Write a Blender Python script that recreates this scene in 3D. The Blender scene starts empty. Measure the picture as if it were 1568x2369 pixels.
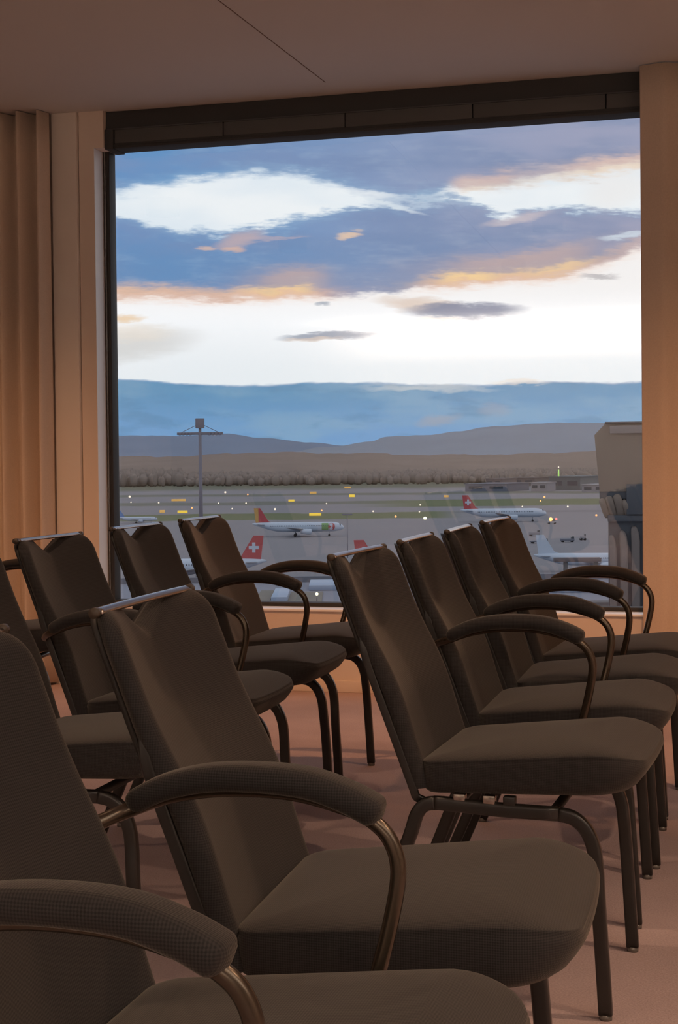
import bpy, bmesh, math, random
from mathutils import Vector, Matrix

random.seed(7)
scene = bpy.context.scene
COL = scene.collection
PI = math.pi

# ------------------------------------------------------------------ survey
FPX = 3518.0
YAW, PITCH, ROLL = math.radians(15.3), math.radians(-1.1), math.radians(-0.6)
CAM_H = 1.08
GROUND = -29.5            # airfield level, the room is on an upper floor
R0 = Vector((math.cos(YAW), math.sin(YAW), 0))
F0 = Vector((-math.sin(YAW), math.cos(YAW), 0))
fwd = Vector((-math.sin(YAW) * math.cos(PITCH), math.cos(YAW) * math.cos(PITCH), math.sin(PITCH)))
up0 = R0.cross(fwd)
RIGHT = R0 * math.cos(ROLL) + up0 * math.sin(ROLL)
UP = -R0 * math.sin(ROLL) + up0 * math.cos(ROLL)
CAM = Vector((0, 0, CAM_H))

def sight(x, y):
    return RIGHT * ((x - 784) / FPX) - UP * ((y - 1134.5) / FPX) + fwd

def on_ground(x, y, z=GROUND):
    d = sight(x, y)
    return CAM + d * ((z - CAM_H) / d.z)

def at_depth(x, y, dist):
    return CAM + sight(x, y) * dist

# ------------------------------------------------------------------ materials
def lin(c):
    def f(v):
        v = v / 255.0
        return v / 12.92 if v <= 0.04045 else ((v + 0.055) / 1.055) ** 2.4
    return tuple(f(v) for v in c) + (1.0,)

def new_mat(name):
    m = bpy.data.materials.new(name)
    m.use_nodes = True
    nt = m.node_tree
    return m, nt, nt.nodes['Principled BSDF']

def simple(name, col, rough=0.5, metal=0.0, spec=0.5, emit=None, estr=1.0, noise=0.0, nscale=20.0):
    m, nt, b = new_mat(name)
    b.inputs['Base Color'].default_value = col
    b.inputs['Roughness'].default_value = rough
    b.inputs['Metallic'].default_value = metal
    b.inputs['Specular IOR Level'].default_value = spec
    if emit:
        b.inputs['Emission Color'].default_value = emit
        b.inputs['Emission Strength'].default_value = estr
    if noise:
        tc = nt.nodes.new('ShaderNodeTexCoord')
        n = nt.nodes.new('ShaderNodeTexNoise'); n.inputs['Scale'].default_value = nscale
        n.inputs['Detail'].default_value = 4
        mx = nt.nodes.new('ShaderNodeMix'); mx.data_type = 'RGBA'; mx.blend_type = 'MULTIPLY'
        mx.inputs[0].default_value = 1.0
        mx.inputs[6].default_value = col
        mr = nt.nodes.new('ShaderNodeMapRange')
        mr.inputs[3].default_value = 1 - noise; mr.inputs[4].default_value = 1 + noise
        nt.links.new(tc.outputs['Object'], n.inputs['Vector'])
        nt.links.new(n.outputs['Fac'], mr.inputs[0])
        nt.links.new(mr.outputs[0], mx.inputs[7])
        nt.links.new(mx.outputs[2], b.inputs['Base Color'])
    return m

class NX:
    """small expression builder on a node tree"""
    def __init__(self, nt): self.nt = nt
    def val(self, node, sock, v):
        if hasattr(v, 'is_output'): self.nt.links.new(v, node.inputs[sock])
        else: node.inputs[sock].default_value = v
    def m(self, op, a, b=None, c=None):
        n = self.nt.nodes.new('ShaderNodeMath'); n.operation = op
        self.val(n, 0, a)
        if b is not None: self.val(n, 1, b)
        if c is not None: self.val(n, 2, c)
        return n.outputs[0]
    def add(self, a, b): return self.m('ADD', a, b)
    def sub(self, a, b): return self.m('SUBTRACT', a, b)
    def mul(self, a, b): return self.m('MULTIPLY', a, b)
    def smooth(self, x, lo, hi):
        n = self.nt.nodes.new('ShaderNodeMapRange'); n.interpolation_type = 'SMOOTHSTEP'
        self.val(n, 0, x); n.inputs[1].default_value = lo; n.inputs[2].default_value = hi
        return n.outputs[0]
    def noise(self, vec, scale, detail=4, rough=0.55, dim='3D'):
        n = self.nt.nodes.new('ShaderNodeTexNoise'); n.noise_dimensions = dim
        self.nt.links.new(vec, n.inputs['Vector'])
        n.inputs['Scale'].default_value = scale; n.inputs['Detail'].default_value = detail
        n.inputs['Roughness'].default_value = rough
        return n.outputs['Fac']
    def vec(self, x, y, z=0.0):
        n = self.nt.nodes.new('ShaderNodeCombineXYZ')
        self.val(n, 0, x); self.val(n, 1, y); self.val(n, 2, z)
        return n.outputs[0]
    def dot(self, v, w):
        n = self.nt.nodes.new('ShaderNodeVectorMath'); n.operation = 'DOT_PRODUCT'
        self.nt.links.new(v, n.inputs[0]); n.inputs[1].default_value = w
        return n.outputs['Value']
    def mix(self, f, a, b):
        n = self.nt.nodes.new('ShaderNodeMix'); n.data_type = 'RGBA'
        self.val(n, 0, f); self.val(n, 6, a); self.val(n, 7, b)
        return n.outputs[2]
    def curve(self, x, pts, x0, x1, y0, y1):
        """smooth curve through pts, returned in the units of y"""
        t = self.m('DIVIDE', self.sub(x, x0), x1 - x0)
        n = self.nt.nodes.new('ShaderNodeFloatCurve')
        c = n.mapping.curves[0]
        P = [((a - x0) / (x1 - x0), (b - y0) / (y1 - y0)) for a, b in pts]
        while len(c.points) < len(P): c.points.new(0.5, 0.5)
        for p, q in zip(c.points, P): p.location = q
        n.mapping.update()
        self.val(n, 'Value', t)
        return self.add(self.mul(n.outputs[0], y1 - y0), y0)

# fabric: fine ribbed knit
def fabric_mat(name, c1, c2):
    m, nt, b = new_mat(name)
    X = NX(nt)
    tc = nt.nodes.new('ShaderNodeTexCoord')
    sep = nt.nodes.new('ShaderNodeSeparateXYZ'); nt.links.new(tc.outputs['Object'], sep.inputs[0])
    k = 2 * PI / 0.0032
    sx = X.m('SINE', X.mul(sep.outputs[0], k)); sy = X.m('SINE', X.mul(sep.outputs[1], k)); sz = X.m('SINE', X.mul(sep.outputs[2], k))
    sn = nt.nodes.new('ShaderNodeSeparateXYZ'); nt.links.new(tc.outputs['Normal'], sn.inputs[0])
    # each rib direction only where the cloth runs along it
    wt = [X.sub(1.0, X.smooth(X.m('ABSOLUTE', sn.outputs[k_]), 0.45, 0.85)) for k_ in range(3)]
    w = X.add(X.add(X.mul(sx, wt[0]), X.mul(sz, wt[2])), X.mul(sy, wt[1]))
    fac = X.smooth(w, -1.6, 1.6)
    blot = X.noise(tc.outputs['Object'], 9, 3)
    fac2 = X.mul(fac, X.add(X.mul(blot, 0.6), 0.7))
    nt.links.new(X.mix(fac2, c1, c2), b.inputs['Base Color'])
    b.inputs['Roughness'].default_value = 0.9
    b.inputs['Specular IOR Level'].default_value = 0.25
    b.inputs['Sheen Weight'].default_value = 0.22
    b.inputs['Sheen Roughness'].default_value = 0.45
    b.inputs['Sheen Tint'].default_value = (1, .86, .7, 1)
    bp = nt.nodes.new('ShaderNodeBump'); bp.inputs['Strength'].default_value = 0.25; bp.inputs['Distance'].default_value = 0.001
    nt.links.new(fac, bp.inputs['Height']); nt.links.new(bp.outputs[0], b.inputs['Normal'])
    return m

M = {}
M['fabric'] = fabric_mat('dark brown ribbed fabric', (0.0205, 0.0192, 0.0195, 1), (0.0415, 0.0378, 0.0375, 1))
M['shell'] = simple('dark back shell', (0.018, 0.016, 0.014, 1), 0.6)
M['steel'] = simple('black satin steel', (0.020, 0.018, 0.016, 1), 0.34, 0.0, 0.55)
M['bronze'] = simple('dark bronze tube', (0.10, 0.078, 0.058, 1), 0.26, 0.75)
M['chrome'] = simple('brushed metal', (0.50, 0.46, 0.42, 1), 0.24, 1.0)
M['cap'] = simple('dark cap', (0.07, 0.05, 0.035, 1), 0.45)
M['glide'] = simple('grey glide', (0.16, 0.145, 0.13, 1), 0.25)
M['wall'] = simple('warm white wall paint', (0.73, 0.62, 0.53, 1), 0.75, noise=0.03, nscale=3)
M['column'] = simple('pale column paint', (0.75, 0.68, 0.61, 1), 0.6, noise=0.02, nscale=3)
M['ceiling'] = simple('ceiling panels', (0.65, 0.655, 0.64, 1), 0.8, noise=0.02, nscale=2)
M['joint'] = simple('ceiling joint', (0.20, 0.15, 0.12, 1), 0.9)
M['frame'] = simple('dark window frame', (0.045, 0.043, 0.041, 1), 0.6, 0.0, 0.25)
M['frame_edge'] = simple('grey frame edge', (0.25, 0.24, 0.22, 1), 0.35, 0.6)
M['header'] = simple('dark blind casing', (0.058, 0.060, 0.060, 1), 0.7, 0.0, 0.2)
M['header_low'] = simple('brown grey blind casing', (0.098, 0.100, 0.098, 1), 0.6, 0.0, 0.25)
M['sill'] = simple('white sill profile', (0.95, 0.95, 0.95, 1), 0.3, 0.0, 0.6)
M['jamb'] = simple('pale jamb', (0.80, 0.80, 0.81, 1), 0.45)

# curtain cloth
m, nt, b = new_mat('beige curtain cloth'); X = NX(nt)
tc = nt.nodes.new('ShaderNodeTexCoord')
n1 = X.noise(tc.outputs['Object'], 160, 2)
nt.links.new(X.mix(n1, (0.58, 0.46, 0.36, 1), (0.70, 0.57, 0.45, 1)), b.inputs['Base Color'])
b.inputs['Roughness'].default_value = 0.95
b.inputs['Sheen Weight'].default_value = 0.1
M['curtain'] = m

# carpet
m, nt, b = new_mat('reddish brown carpet'); X = NX(nt)
tc = nt.nodes.new('ShaderNodeTexCoord')
big = X.noise(tc.outputs['Object'], 1.3, 4); fine = X.noise(tc.outputs['Object'], 230, 3)
f = X.add(X.mul(big, 0.6), X.mul(fine, 0.5))
nt.links.new(X.mix(X.smooth(f, 0.3, 0.8), (0.33, 0.25, 0.245, 1), (0.55, 0.42, 0.405, 1)), b.inputs['Base Color'])
b.inputs['Roughness'].default_value = 0.95
b.inputs['Specular IOR Level'].default_value = 0.2
bp = nt.nodes.new('ShaderNodeBump'); bp.inputs['Strength'].default_value = 0.5; bp.inputs['Distance'].default_value = 0.004
nt.links.new(fine, bp.inputs['Height']); nt.links.new(bp.outputs[0], b.inputs['Normal'])
M['carpet'] = m

# glass: clear pane with a weak mirror reflection of the warm room
m = bpy.data.materials.new('window glass'); m.use_nodes = True; nt = m.node_tree
nt.nodes.remove(nt.nodes['Principled BSDF'])
tr = nt.nodes.new('ShaderNodeBsdfTransparent'); tr.inputs[0].default_value = (0.985, 0.985, 0.985, 1)
gl = nt.nodes.new('ShaderNodeBsdfGlossy'); gl.inputs['Roughness'].default_value = 0.02
mx = nt.nodes.new('ShaderNodeMixShader'); mx.inputs[0].default_value = 0.085
nt.links.new(tr.outputs[0], mx.inputs[1]); nt.links.new(gl.outputs[0], mx.inputs[2])
nt.links.new(mx.outputs[0], nt.nodes['Material Output'].inputs[0])
M['glass'] = m

# ------------------------------------------------------------------ mesh helpers
def link(name, bm, mat, parent=None, smooth=True):
    bmesh.ops.remove_doubles(bm, verts=bm.verts, dist=1e-6)
    bmesh.ops.recalc_face_normals(bm, faces=bm.faces)
    me = bpy.data.meshes.new(name)
    bm.to_mesh(me); bm.free()
    if smooth:
        for p in me.polygons: p.use_smooth = True
    me.materials.append(mat)
    o = bpy.data.objects.new(name, me)
    COL.objects.link(o)
    if parent: o.parent = parent
    return o

def sharp(o, ang=40):
    o.data.set_sharp_from_angle(angle=math.radians(ang))
    return o

def box(bm, lo, hi, bevel=0.0, seg=2):
    r = bmesh.ops.create_cube(bm, size=1.0)
    vs = r['verts']
    lo = Vector(lo); hi = Vector(hi)
    for v in vs:
        v.co = Vector(((lo[i] + hi[i]) / 2 + v.co[i] * (hi[i] - lo[i]) for i in range(3)))
    if bevel:
        es = list({e for v in vs for e in v.link_edges})
        bmesh.ops.bevel(bm, geom=es, offset=bevel, segments=seg, affect='EDGES', profile=0.5)

def box_obj(name, lo, hi, mat, parent=None, bevel=0.0, seg=2):
    bm = bmesh.new(); box(bm, lo, hi, bevel, seg)
    return sharp(link(name, bm, mat, parent, True), 35)

def spline(pts, n=6):
    """Catmull-Rom through the points"""
    P = [Vector(p) for p in pts]
    P = [P[0] * 2 - P[1]] + P + [P[-1] * 2 - P[-2]]
    out = []
    for i in range(1, len(P) - 2):
        for k in range(n):
            t = k / n
            a, b_, c, d = P[i - 1], P[i], P[i + 1], P[i + 2]
            out.append(0.5 * ((2 * b_) + (c - a) * t + (2 * a - 5 * b_ + 4 * c - d) * t * t + (3 * b_ - a - 3 * c + d) * t ** 3))
    out.append(P[-2])
    return out

def rrect(hw, hh, r, n=3):
    out = []
    for cx, cy, a0 in ((hw - r, hh - r, 0), (-hw + r, hh - r, 90), (-hw + r, -hh + r, 180), (hw - r, -hh + r, 270)):
        for k in range(n + 1):
            a = math.radians(a0 + 90 * k / n)
            out.append((cx + r * math.cos(a), cy + r * math.sin(a)))
    return out

def ell(a, b, n=12):
    return [(a * math.cos(2 * PI * k / n), b * math.sin(2 * PI * k / n)) for k in range(n)]

def sweep(bm, path, section, side=(0, 1, 0), scale=None, caps=True):
    side = Vector(side).normalized()
    rings = []
    for i, p in enumerate(path):
        t = (path[min(i + 1, len(path) - 1)] - path[max(i - 1, 0)]).normalized()
        s = (side - t * side.dot(t))
        s.normalize()
        n = t.cross(s)
        side = s
        k = scale[i] if scale else 1.0
        rings.append([bm.verts.new(p + s * (a * k) + n * (b_ * k)) for a, b_ in section])
    m_ = len(section)
    for r1, r2 in zip(rings, rings[1:]):
        for j in range(m_):
            bm.faces.new((r1[j], r1[(j + 1) % m_], r2[(j + 1) % m_], r2[j]))
    if caps:
        bm.faces.new(rings[0][::-1]); bm.faces.new(rings[-1])
    return rings

def cyl(bm, p0, p1, r, n=12, r2=None):
    p0, p1 = Vector(p0), Vector(p1)
    t = (p1 - p0).normalized()
    side = Vector((0, 1, 0)) if abs(t.y) < 0.9 else Vector((1, 0, 0))
    sweep(bm, [p0, p1], ell(r, r, n), side, scale=[1.0, (r2 if r2 is not None else r) / r])

def thing(name, label, cat, loc=(0, 0, 0), rotz=0, group=None):
    o = bpy.data.objects.new(name, None); COL.objects.link(o)
    o.empty_display_size = 0.1
    o.location = loc; o.rotation_euler = (0, 0, rotz)
    o['label'] = label; o['category'] = cat
    if group: o['group'] = group
    return o

def tag(o, label, cat, group=None, kind=None):
    o['label'] = label; o['category'] = cat
    if group: o['group'] = group
    if kind: o['kind'] = kind
    return o

def struct(o, label=None, cat=None):
    o['kind'] = 'structure'
    if label: o['label'] = label
    if cat: o['category'] = cat
    return o

def dup(root, loc, rotz, label, group=None):
    r = root.copy(); COL.objects.link(r); r.location = loc; r.rotation_euler = (0, 0, rotz)
    r['label'] = label
    if group: r['group'] = group
    for ch in list(root.children):
        c = ch.copy(); COL.objects.link(c); c.parent = r
        for g in list(ch.children):
            d = g.copy(); COL.objects.link(d); d.parent = c
    return r

# ------------------------------------------------------------------ room
YW = 6.842            # inner face of the window wall
CEIL = 2.79
XL, XR, YB = -7.5, 4.2, -5.0
WX0, WX1 = -3.054, 0.35   # glazed opening, its right end is behind the curtain
SILL = 0.388

struct(box_obj('floor', (XL, YB, -0.1), (XR, YW + 0.3, 0), M['carpet']), 'reddish brown carpet under the rows of chairs', 'carpet')
ceil = struct(box_obj('ceiling', (XL, YB, CEIL), (XR, YW + 0.3, CEIL + 0.2), M['ceiling']), 'flat brownish ceiling above the window', 'ceiling')
# thin joint between two ceiling panels
def ceil_pt(x, y):
    d = sight(x, y); return CAM + d * ((CEIL - CAM_H) / d.z)
a, c = ceil_pt(505, 0), ceil_pt(752, 190)
dirv = (c - a).normalized(); a2 = a - dirv * 4.0
bm = bmesh.new()
sweep(bm, [a2 - Vector((0, 0, 0.0)), c], [(0.002, 0.0015), (-0.002, 0.0015), (-0.002, -0.0015), (0.002, -0.0015)], side=(dirv.y, -dirv.x, 0))
j = link('ceiling_joint', bm, M['joint'], ceil, False)

struct(box_obj('wall_back', (XL, YB - 0.2, 0), (XR, YB, CEIL), M['wall']), 'plain back wall of the room', 'wall')
struct(box_obj('wall_left', (XL - 0.2, YB, 0), (XL, YW + 0.3, CEIL), M['wall']), 'plain left wall of the room', 'wall')
struct(box_obj('wall_right', (XR, YB, 0), (XR + 0.2, YW + 0.3, CEIL), M['wall']), 'plain right wall of the room', 'wall')
# window wall in one mesh: parapet below the sill, left column, right part
bm = bmesh.new()
box(bm, (XL, YW, 0), (XR, YW + 0.28, SILL - 0.012))                     # parapet
box(bm, (XL, YW, SILL - 0.012), (-3.303, YW + 0.28, CEIL))              # left of the column
box(bm, (WX1, YW, SILL - 0.012), (XR, YW + 0.28, CEIL))                 # behind the right curtain
box(bm, (-3.04, YW + 0.16, 2.67), (WX1, YW + 0.28, CEIL))               # lintel above the blind casing
struct(sharp(link('wall_front', bm, M['wall']), 35), 'warm lit wall below the big window', 'wall')
# column beside the window: two faces with a seam
col = struct(box_obj('trim_1', (-3.303, YW - 0.02, 0.0), (-3.171, YW + 0.185, CEIL), M['column'], bevel=0.004), 'pale vertical column between left curtain and window', 'column')
bm = bmesh.new()
box(bm, (-3.167, YW, 0.0), (-3.088, YW + 0.185, CEIL))
box(bm, (-3.088, YW, 2.612), (-3.038, YW + 0.185, CEIL))
struct(sharp(link('trim_2', bm, M['wall']), 35), 'brown wall strip between pale column and window', 'wall strip')
# reveal at the left of the window
struct(box_obj('trim_3', (-3.094, YW + 0.0005, SILL), (-3.0865, YW + 0.110, 2.611), M['jamb']), 'pale window reveal left of the dark frame', 'window reveal')
struct(box_obj('baseboard_front', (XL, YW - 0.012, 0), (XR, YW, 0.055), M['wall'], bevel=0.003), 'low skirting along the wall below the window', 'skirting')

# window
win = thing('window_1', 'large single pane window with dark frame overlooking the airfield', 'window', ((WX0 + WX1) / 2, YW, SILL))
win['kind'] = 'structure'
O = Vector(win.location)
def wpart(name, lo, hi, mat, bevel=0.0):
    o = box_obj(name, Vector(lo) - O, Vector(hi) - O, mat, win, bevel); return o
wpart('side_frame', (-3.0865, YW + 0.105, SILL), (WX0, YW + 0.18, 2.63), M['frame'], 0.003)
wpart('frame_bead', (-3.079, YW + 0.098, SILL), (-3.073, YW + 0.106, 2.62), M['frame_edge'])
wpart('bottom_frame', (WX0, YW + 0.105, SILL), (WX1, YW + 0.18, SILL + 0.018), M['frame'], 0.002)
wpart('top_frame', (WX0, YW + 0.105, 2.612), (WX1, YW + 0.159, 2.64), M['frame'], 0.002)
wpart('window_sill', (-3.088, YW - 0.012, SILL - 0.0115), (WX1, YW + 0.17, SILL), M['sill'], 0.003)
wpart('pane', (WX0 - 0.01, YW + 0.138, SILL + 0.010), (WX1, YW + 0.144, 2.62), M['glass'])

# blind casing above the window
bl = thing('blind_casing', 'dark long roller blind casing above the window', 'blind casing', (-1.8, YW, 2.61))
O2 = Vector(bl.location)
def bpart(name, lo, hi, mat, bevel=0.0):
    return box_obj(name, Vector(lo) - O2, Vector(hi) - O2, mat, bl, bevel)
bpart('upper_casing', (-3.036, YW + 0.035, 2.705), (WX1, YW + 0.158, CEIL - 0.001), M['header'])
bpart('top_lip', (-3.036, YW + 0.028, 2.700), (WX1, YW + 0.036, 2.706), M['header_low'])
xs = [-2.99, -2.43, -1.83, -1.23, -0.63, -0.03, WX1]
for i in range(len(xs) - 1):
    bpart('front_panel', (xs[i] + 0.002, YW + 0.02, 2.632), (xs[i + 1] - 0.002, YW + 0.10, 2.698), M['header_low'], 0.004)
bpart('end_plate', (-3.036, YW + 0.012, 2.605), (-2.992, YW + 0.158, 2.699), M['header'], 0.002)
bpart('bottom_bar', (-2.99, YW + 0.016, 2.607), (WX1, YW + 0.11, 2.622), M['header'], 0.003)
bpart('guide_strip', (-2.99, YW + 0.020, 2.622), (WX1, YW + 0.10, 2.632), M['header'], 0.0)

# curtains
def curtain(name, label, x0, x1, y, folds, parent=None, ztop=CEIL - 0.004, zbot=0.015):
    n, rows = 220, 14
    bm = bmesh.new()
    grid = []
    def off(t, h):
        s = 0.0
        for c_, w_, a_ in folds:
            s += a_ * math.exp(-((t - c_ - 0.012 * (1 - h) * math.sin(c_ * 40)) / (w_ * (1.0 + 0.25 * (1 - h)))) ** 2)
        return s
    for side in (0, 1):
        g = []
        for r in range(rows + 1):
            h = r / rows
            row = []
            for i in range(n + 1):
                t = x0 + (x1 - x0) * i / n
                row.append(bm.verts.new((t, y - off(t, h) + side * 0.006, zbot + (ztop - zbot) * h)))
            g.append(row)
        grid.append(g)
    for g in grid:
        for r in range(rows):
            for i in range(n):
                bm.faces.new((g[r][i], g[r][i + 1], g[r + 1][i + 1], g[r + 1][i]))
    A, B = grid
    for r in range(rows):
        for i in (0, n):
            bm.faces.new((A[r][i], A[r + 1][i], B[r + 1][i], B[r][i]))
    for r in (0, rows):
        for i in range(n):
            bm.faces.new((A[r][i], A[r][i + 1], B[r][i + 1], B[r][i]))
    o = link(name, bm, M['curtain'])
    return tag(o, label, 'curtain')
curtain('curtain', 'beige floor length curtain in folds left of the pale column', -4.7, -3.302, YW - 0.03,
        [(-3.326, 0.018, 0.10), (-3.428, 0.028, 0.11), (-3.530, 0.030, 0.10), (-3.64, 0.034, 0.12), (-3.80, 0.04, 0.13),
         (-3.93, 0.05, 0.12), (-4.06, 0.05, 0.1), (-4.2, 0.05, 0.12), (-4.34, 0.05, 0.1), (-4.5, 0.05, 0.12)])
curtain('curtain', 'beige floor length curtain hanging at the right end of the window', -0.475, 0.9, YW - 0.055,
        [(-0.43, 0.08, 0.03), (-0.36, 0.05, 0.035), (-0.265, 0.035, 0.06), (-0.18, 0.05, 0.10), (-0.06, 0.05, 0.09), (0.08, 0.05, 0.1), (0.22, 0.05, 0.1), (0.4, 0.06, 0.1), (0.6, 0.06, 0.1)])

# ------------------------------------------------------------------ chair
BACK_HW = 0.208
def rear_line(z):              # rear edge of the backrest sides, leaning back
    return -0.377 - (z - 0.416) * 0.376

def smooth01(t):
    t = max(0.0, min(1.0, t)); return t * t * (3 - 2 * t)

def z_top(v):
    a = abs(v)
    z = 0.886
    if a > 0.78: z -= 0.050 * (1 - math.sqrt(max(0, 1 - ((a - 0.78) / 0.22) ** 2)))
    if a < 0.44: z -= 0.042 * (1 - a / 0.44) ** 0.9
    return z
Z_BOT = 0.412

def back_mid(v, z):
    valley = 0.046 - 0.016 * smooth01((0.76 - z) / 0.16)
    belly = 0.008 * math.exp(-((z - 0.60) / 0.085) ** 2)       # lumbar
    return rear_line(z) + 0.010 - valley * (1 - abs(v) ** 1.45) + belly

def back_half(v, z):
    ds = (1 - abs(v)) * BACK_HW; dt = z_top(v) - z; db = z - Z_BOT
    k = 1.0
    for d, r in ((ds, 0.026), (dt, 0.030), (db, 0.024)):
        q = max(0.0, min(1.0, d / r)); k *= math.sqrt(max(0.0, 1 - (1 - q) ** 2))
    T = 0.020 + 0.006 * smooth01((0.78 - z) / 0.14)
    return T * k

def ease(n):
    out = []
    for i in range(n + 1):
        t = i / n
        out.append(0.5 - 0.5 * math.cos(PI * t))
    return out

def back_mesh(extra_front, extra_rear, z0=None, nv=56, nz=64):
    bm = bmesh.new()
    E1 = [2 * t - 1 for t in ease(nv)]
    if nv % 2 == 0: E1[nv // 2] = 0.0
    E2 = ease(nz)
    F, Rr = [], []
    for s in E2:
        rf, rr = [], []
        for v in E1:
            zt = z_top(v); zb = Z_BOT + 0.012 * (1 - math.sqrt(max(0, 1 - v * v)))
            z = zb + (zt - zb) * s
            mx_, hf = back_mid(v, z), back_half(v, z)
            y = v * BACK_HW
            rf.append(bm.verts.new((mx_ + hf * extra_front, y, z + hf * 0.3 * extra_front)))
            rr.append(bm.verts.new((mx_ - hf * extra_rear, y, z - hf * 0.3 * extra_rear)))
        F.append(rf); Rr.append(rr)
    for G in (F, Rr):
        for i in range(nz):
            for j_ in range(nv):
                bm.faces.new((G[i][j_], G[i][j_ + 1], G[i + 1][j_ + 1], G[i + 1][j_]))
    bmesh.ops.remove_doubles(bm, verts=bm.verts, dist=2e-5)
    return bm

def seat_mesh():
    bm = bmesh.new()
    X0, X1 = -0.372, 0.056
    def seam_z(x): return 0.474 + 0.041 * (x - X0) / (X1 - X0)
    def plan(inset, front=0.0, n=10):
        hwf, hwr = 0.228 - inset, 0.212 - inset
        x0, x1 = X0 + inset, X1 - inset + front
        rf, rr = max(0.012, 0.085 - inset), max(0.012, 0.045 - inset)
        pts = []
        def arc(cx, cy, r, a0, a1):
            for k in range(n + 1):
                a_ = math.radians(a0 + (a1 - a0) * k / n)
                pts.append((cx + r * math.cos(a_), cy + r * math.sin(a_)))
        def edge(p, q, n_=8):
            for k in range(1, n_):
                t = k / n_; pts.append((p[0] + (q[0] - p[0]) * t, p[1] + (q[1] - p[1]) * t))
        arc(x1 - rf, hwf - rf, rf, 0, 90)
        edge((x1 - rf, hwf), (x0 + rr, hwr))
        arc(x0 + rr, hwr - rr, rr, 90, 180)
        edge((x0, hwr - rr), (x0, -hwr + rr))
        arc(x0 + rr, -hwr + rr, rr, 180, 270)
        edge((x0 + rr, -hwr), (x1 - rf, -hwf))
        arc(x1 - rf, -hwf + rf, rf, 270, 360)
        # front edge bows forward a little
        b0, b1 = (x1, -hwf + rf), (x1, hwf - rf)
        edge(b0, b1)
        return [(px + 0.010 * front_bow(px, py, x1, hwf), py) for px, py in pts]
    def front_bow(px, py, x1, hw):
        return max(0.0, (px - (x1 - 0.1)) / 0.1) * (1 - (py / hw) ** 2)
    def zfall(x):                       # waterfall at the front of the top
        return -0.031 * max(0.0, (x + 0.035) / 0.1) ** 2
    # (inset, relative height between bottom (0) and seam (1), height above seam, front shift)
    levels = [(0.10, 0.0, 0.0, -0.02), (0.030, 0.0, 0.0, -0.012), (0.014, 0.04, 0.0, -0.008), (0.005, 0.16, 0.0, -0.002), (0.001, 0.34, 0.0, 0.006), (0.000, 0.58, 0.0, 0.013),
              (0.0005, 0.78, 0.0, 0.0165), (0.001, 0.92, 0.0, 0.0155), (0.003, 0.975, 0.0, 0.0145), (0.002, 1.0, 0.001, 0.014), (0.0045, 1.0, 0.0032, 0.0125), (0.010, 1.0, 0.0055, 0.010),
              (0.022, 1.0, 0.0082, 0.005), (0.045, 1.0, 0.0110, 0.0), (0.085, 1.0, 0.0135, 0.0), (0.14, 1.0, 0.0150, 0.0), (0.19, 1.0, 0.0155, 0.0)]
    rings = []
    for ins, rel, above, fr in levels:
        ring = []
        for px, py in plan(ins, fr):
            zb = 0.412 + 0.020 * (px - X0) / (X1 - X0)
            zs = seam_z(min(px, X1))
            z = zb + (zs - zb) * rel + above
            w = max(0.0, above / 0.012) if rel >= 1.0 else 0.0
            z += zfall(px) * min(1.0, 0.6 + w * 0.4) * smooth01((rel - 0.3) / 0.7)
            ring.append(bm.verts.new((px, py, z)))
        rings.append(ring)
    n = len(rings[0])
    for r1, r2 in zip(rings, rings[1:]):
        for i in range(n):
            bm.faces.new((r1[i], r1[(i + 1) % n], r2[(i + 1) % n], r2[i]))
    bm.faces.new(rings[0][::-1]); bm.faces.new(rings[-1])
    return bm

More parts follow.
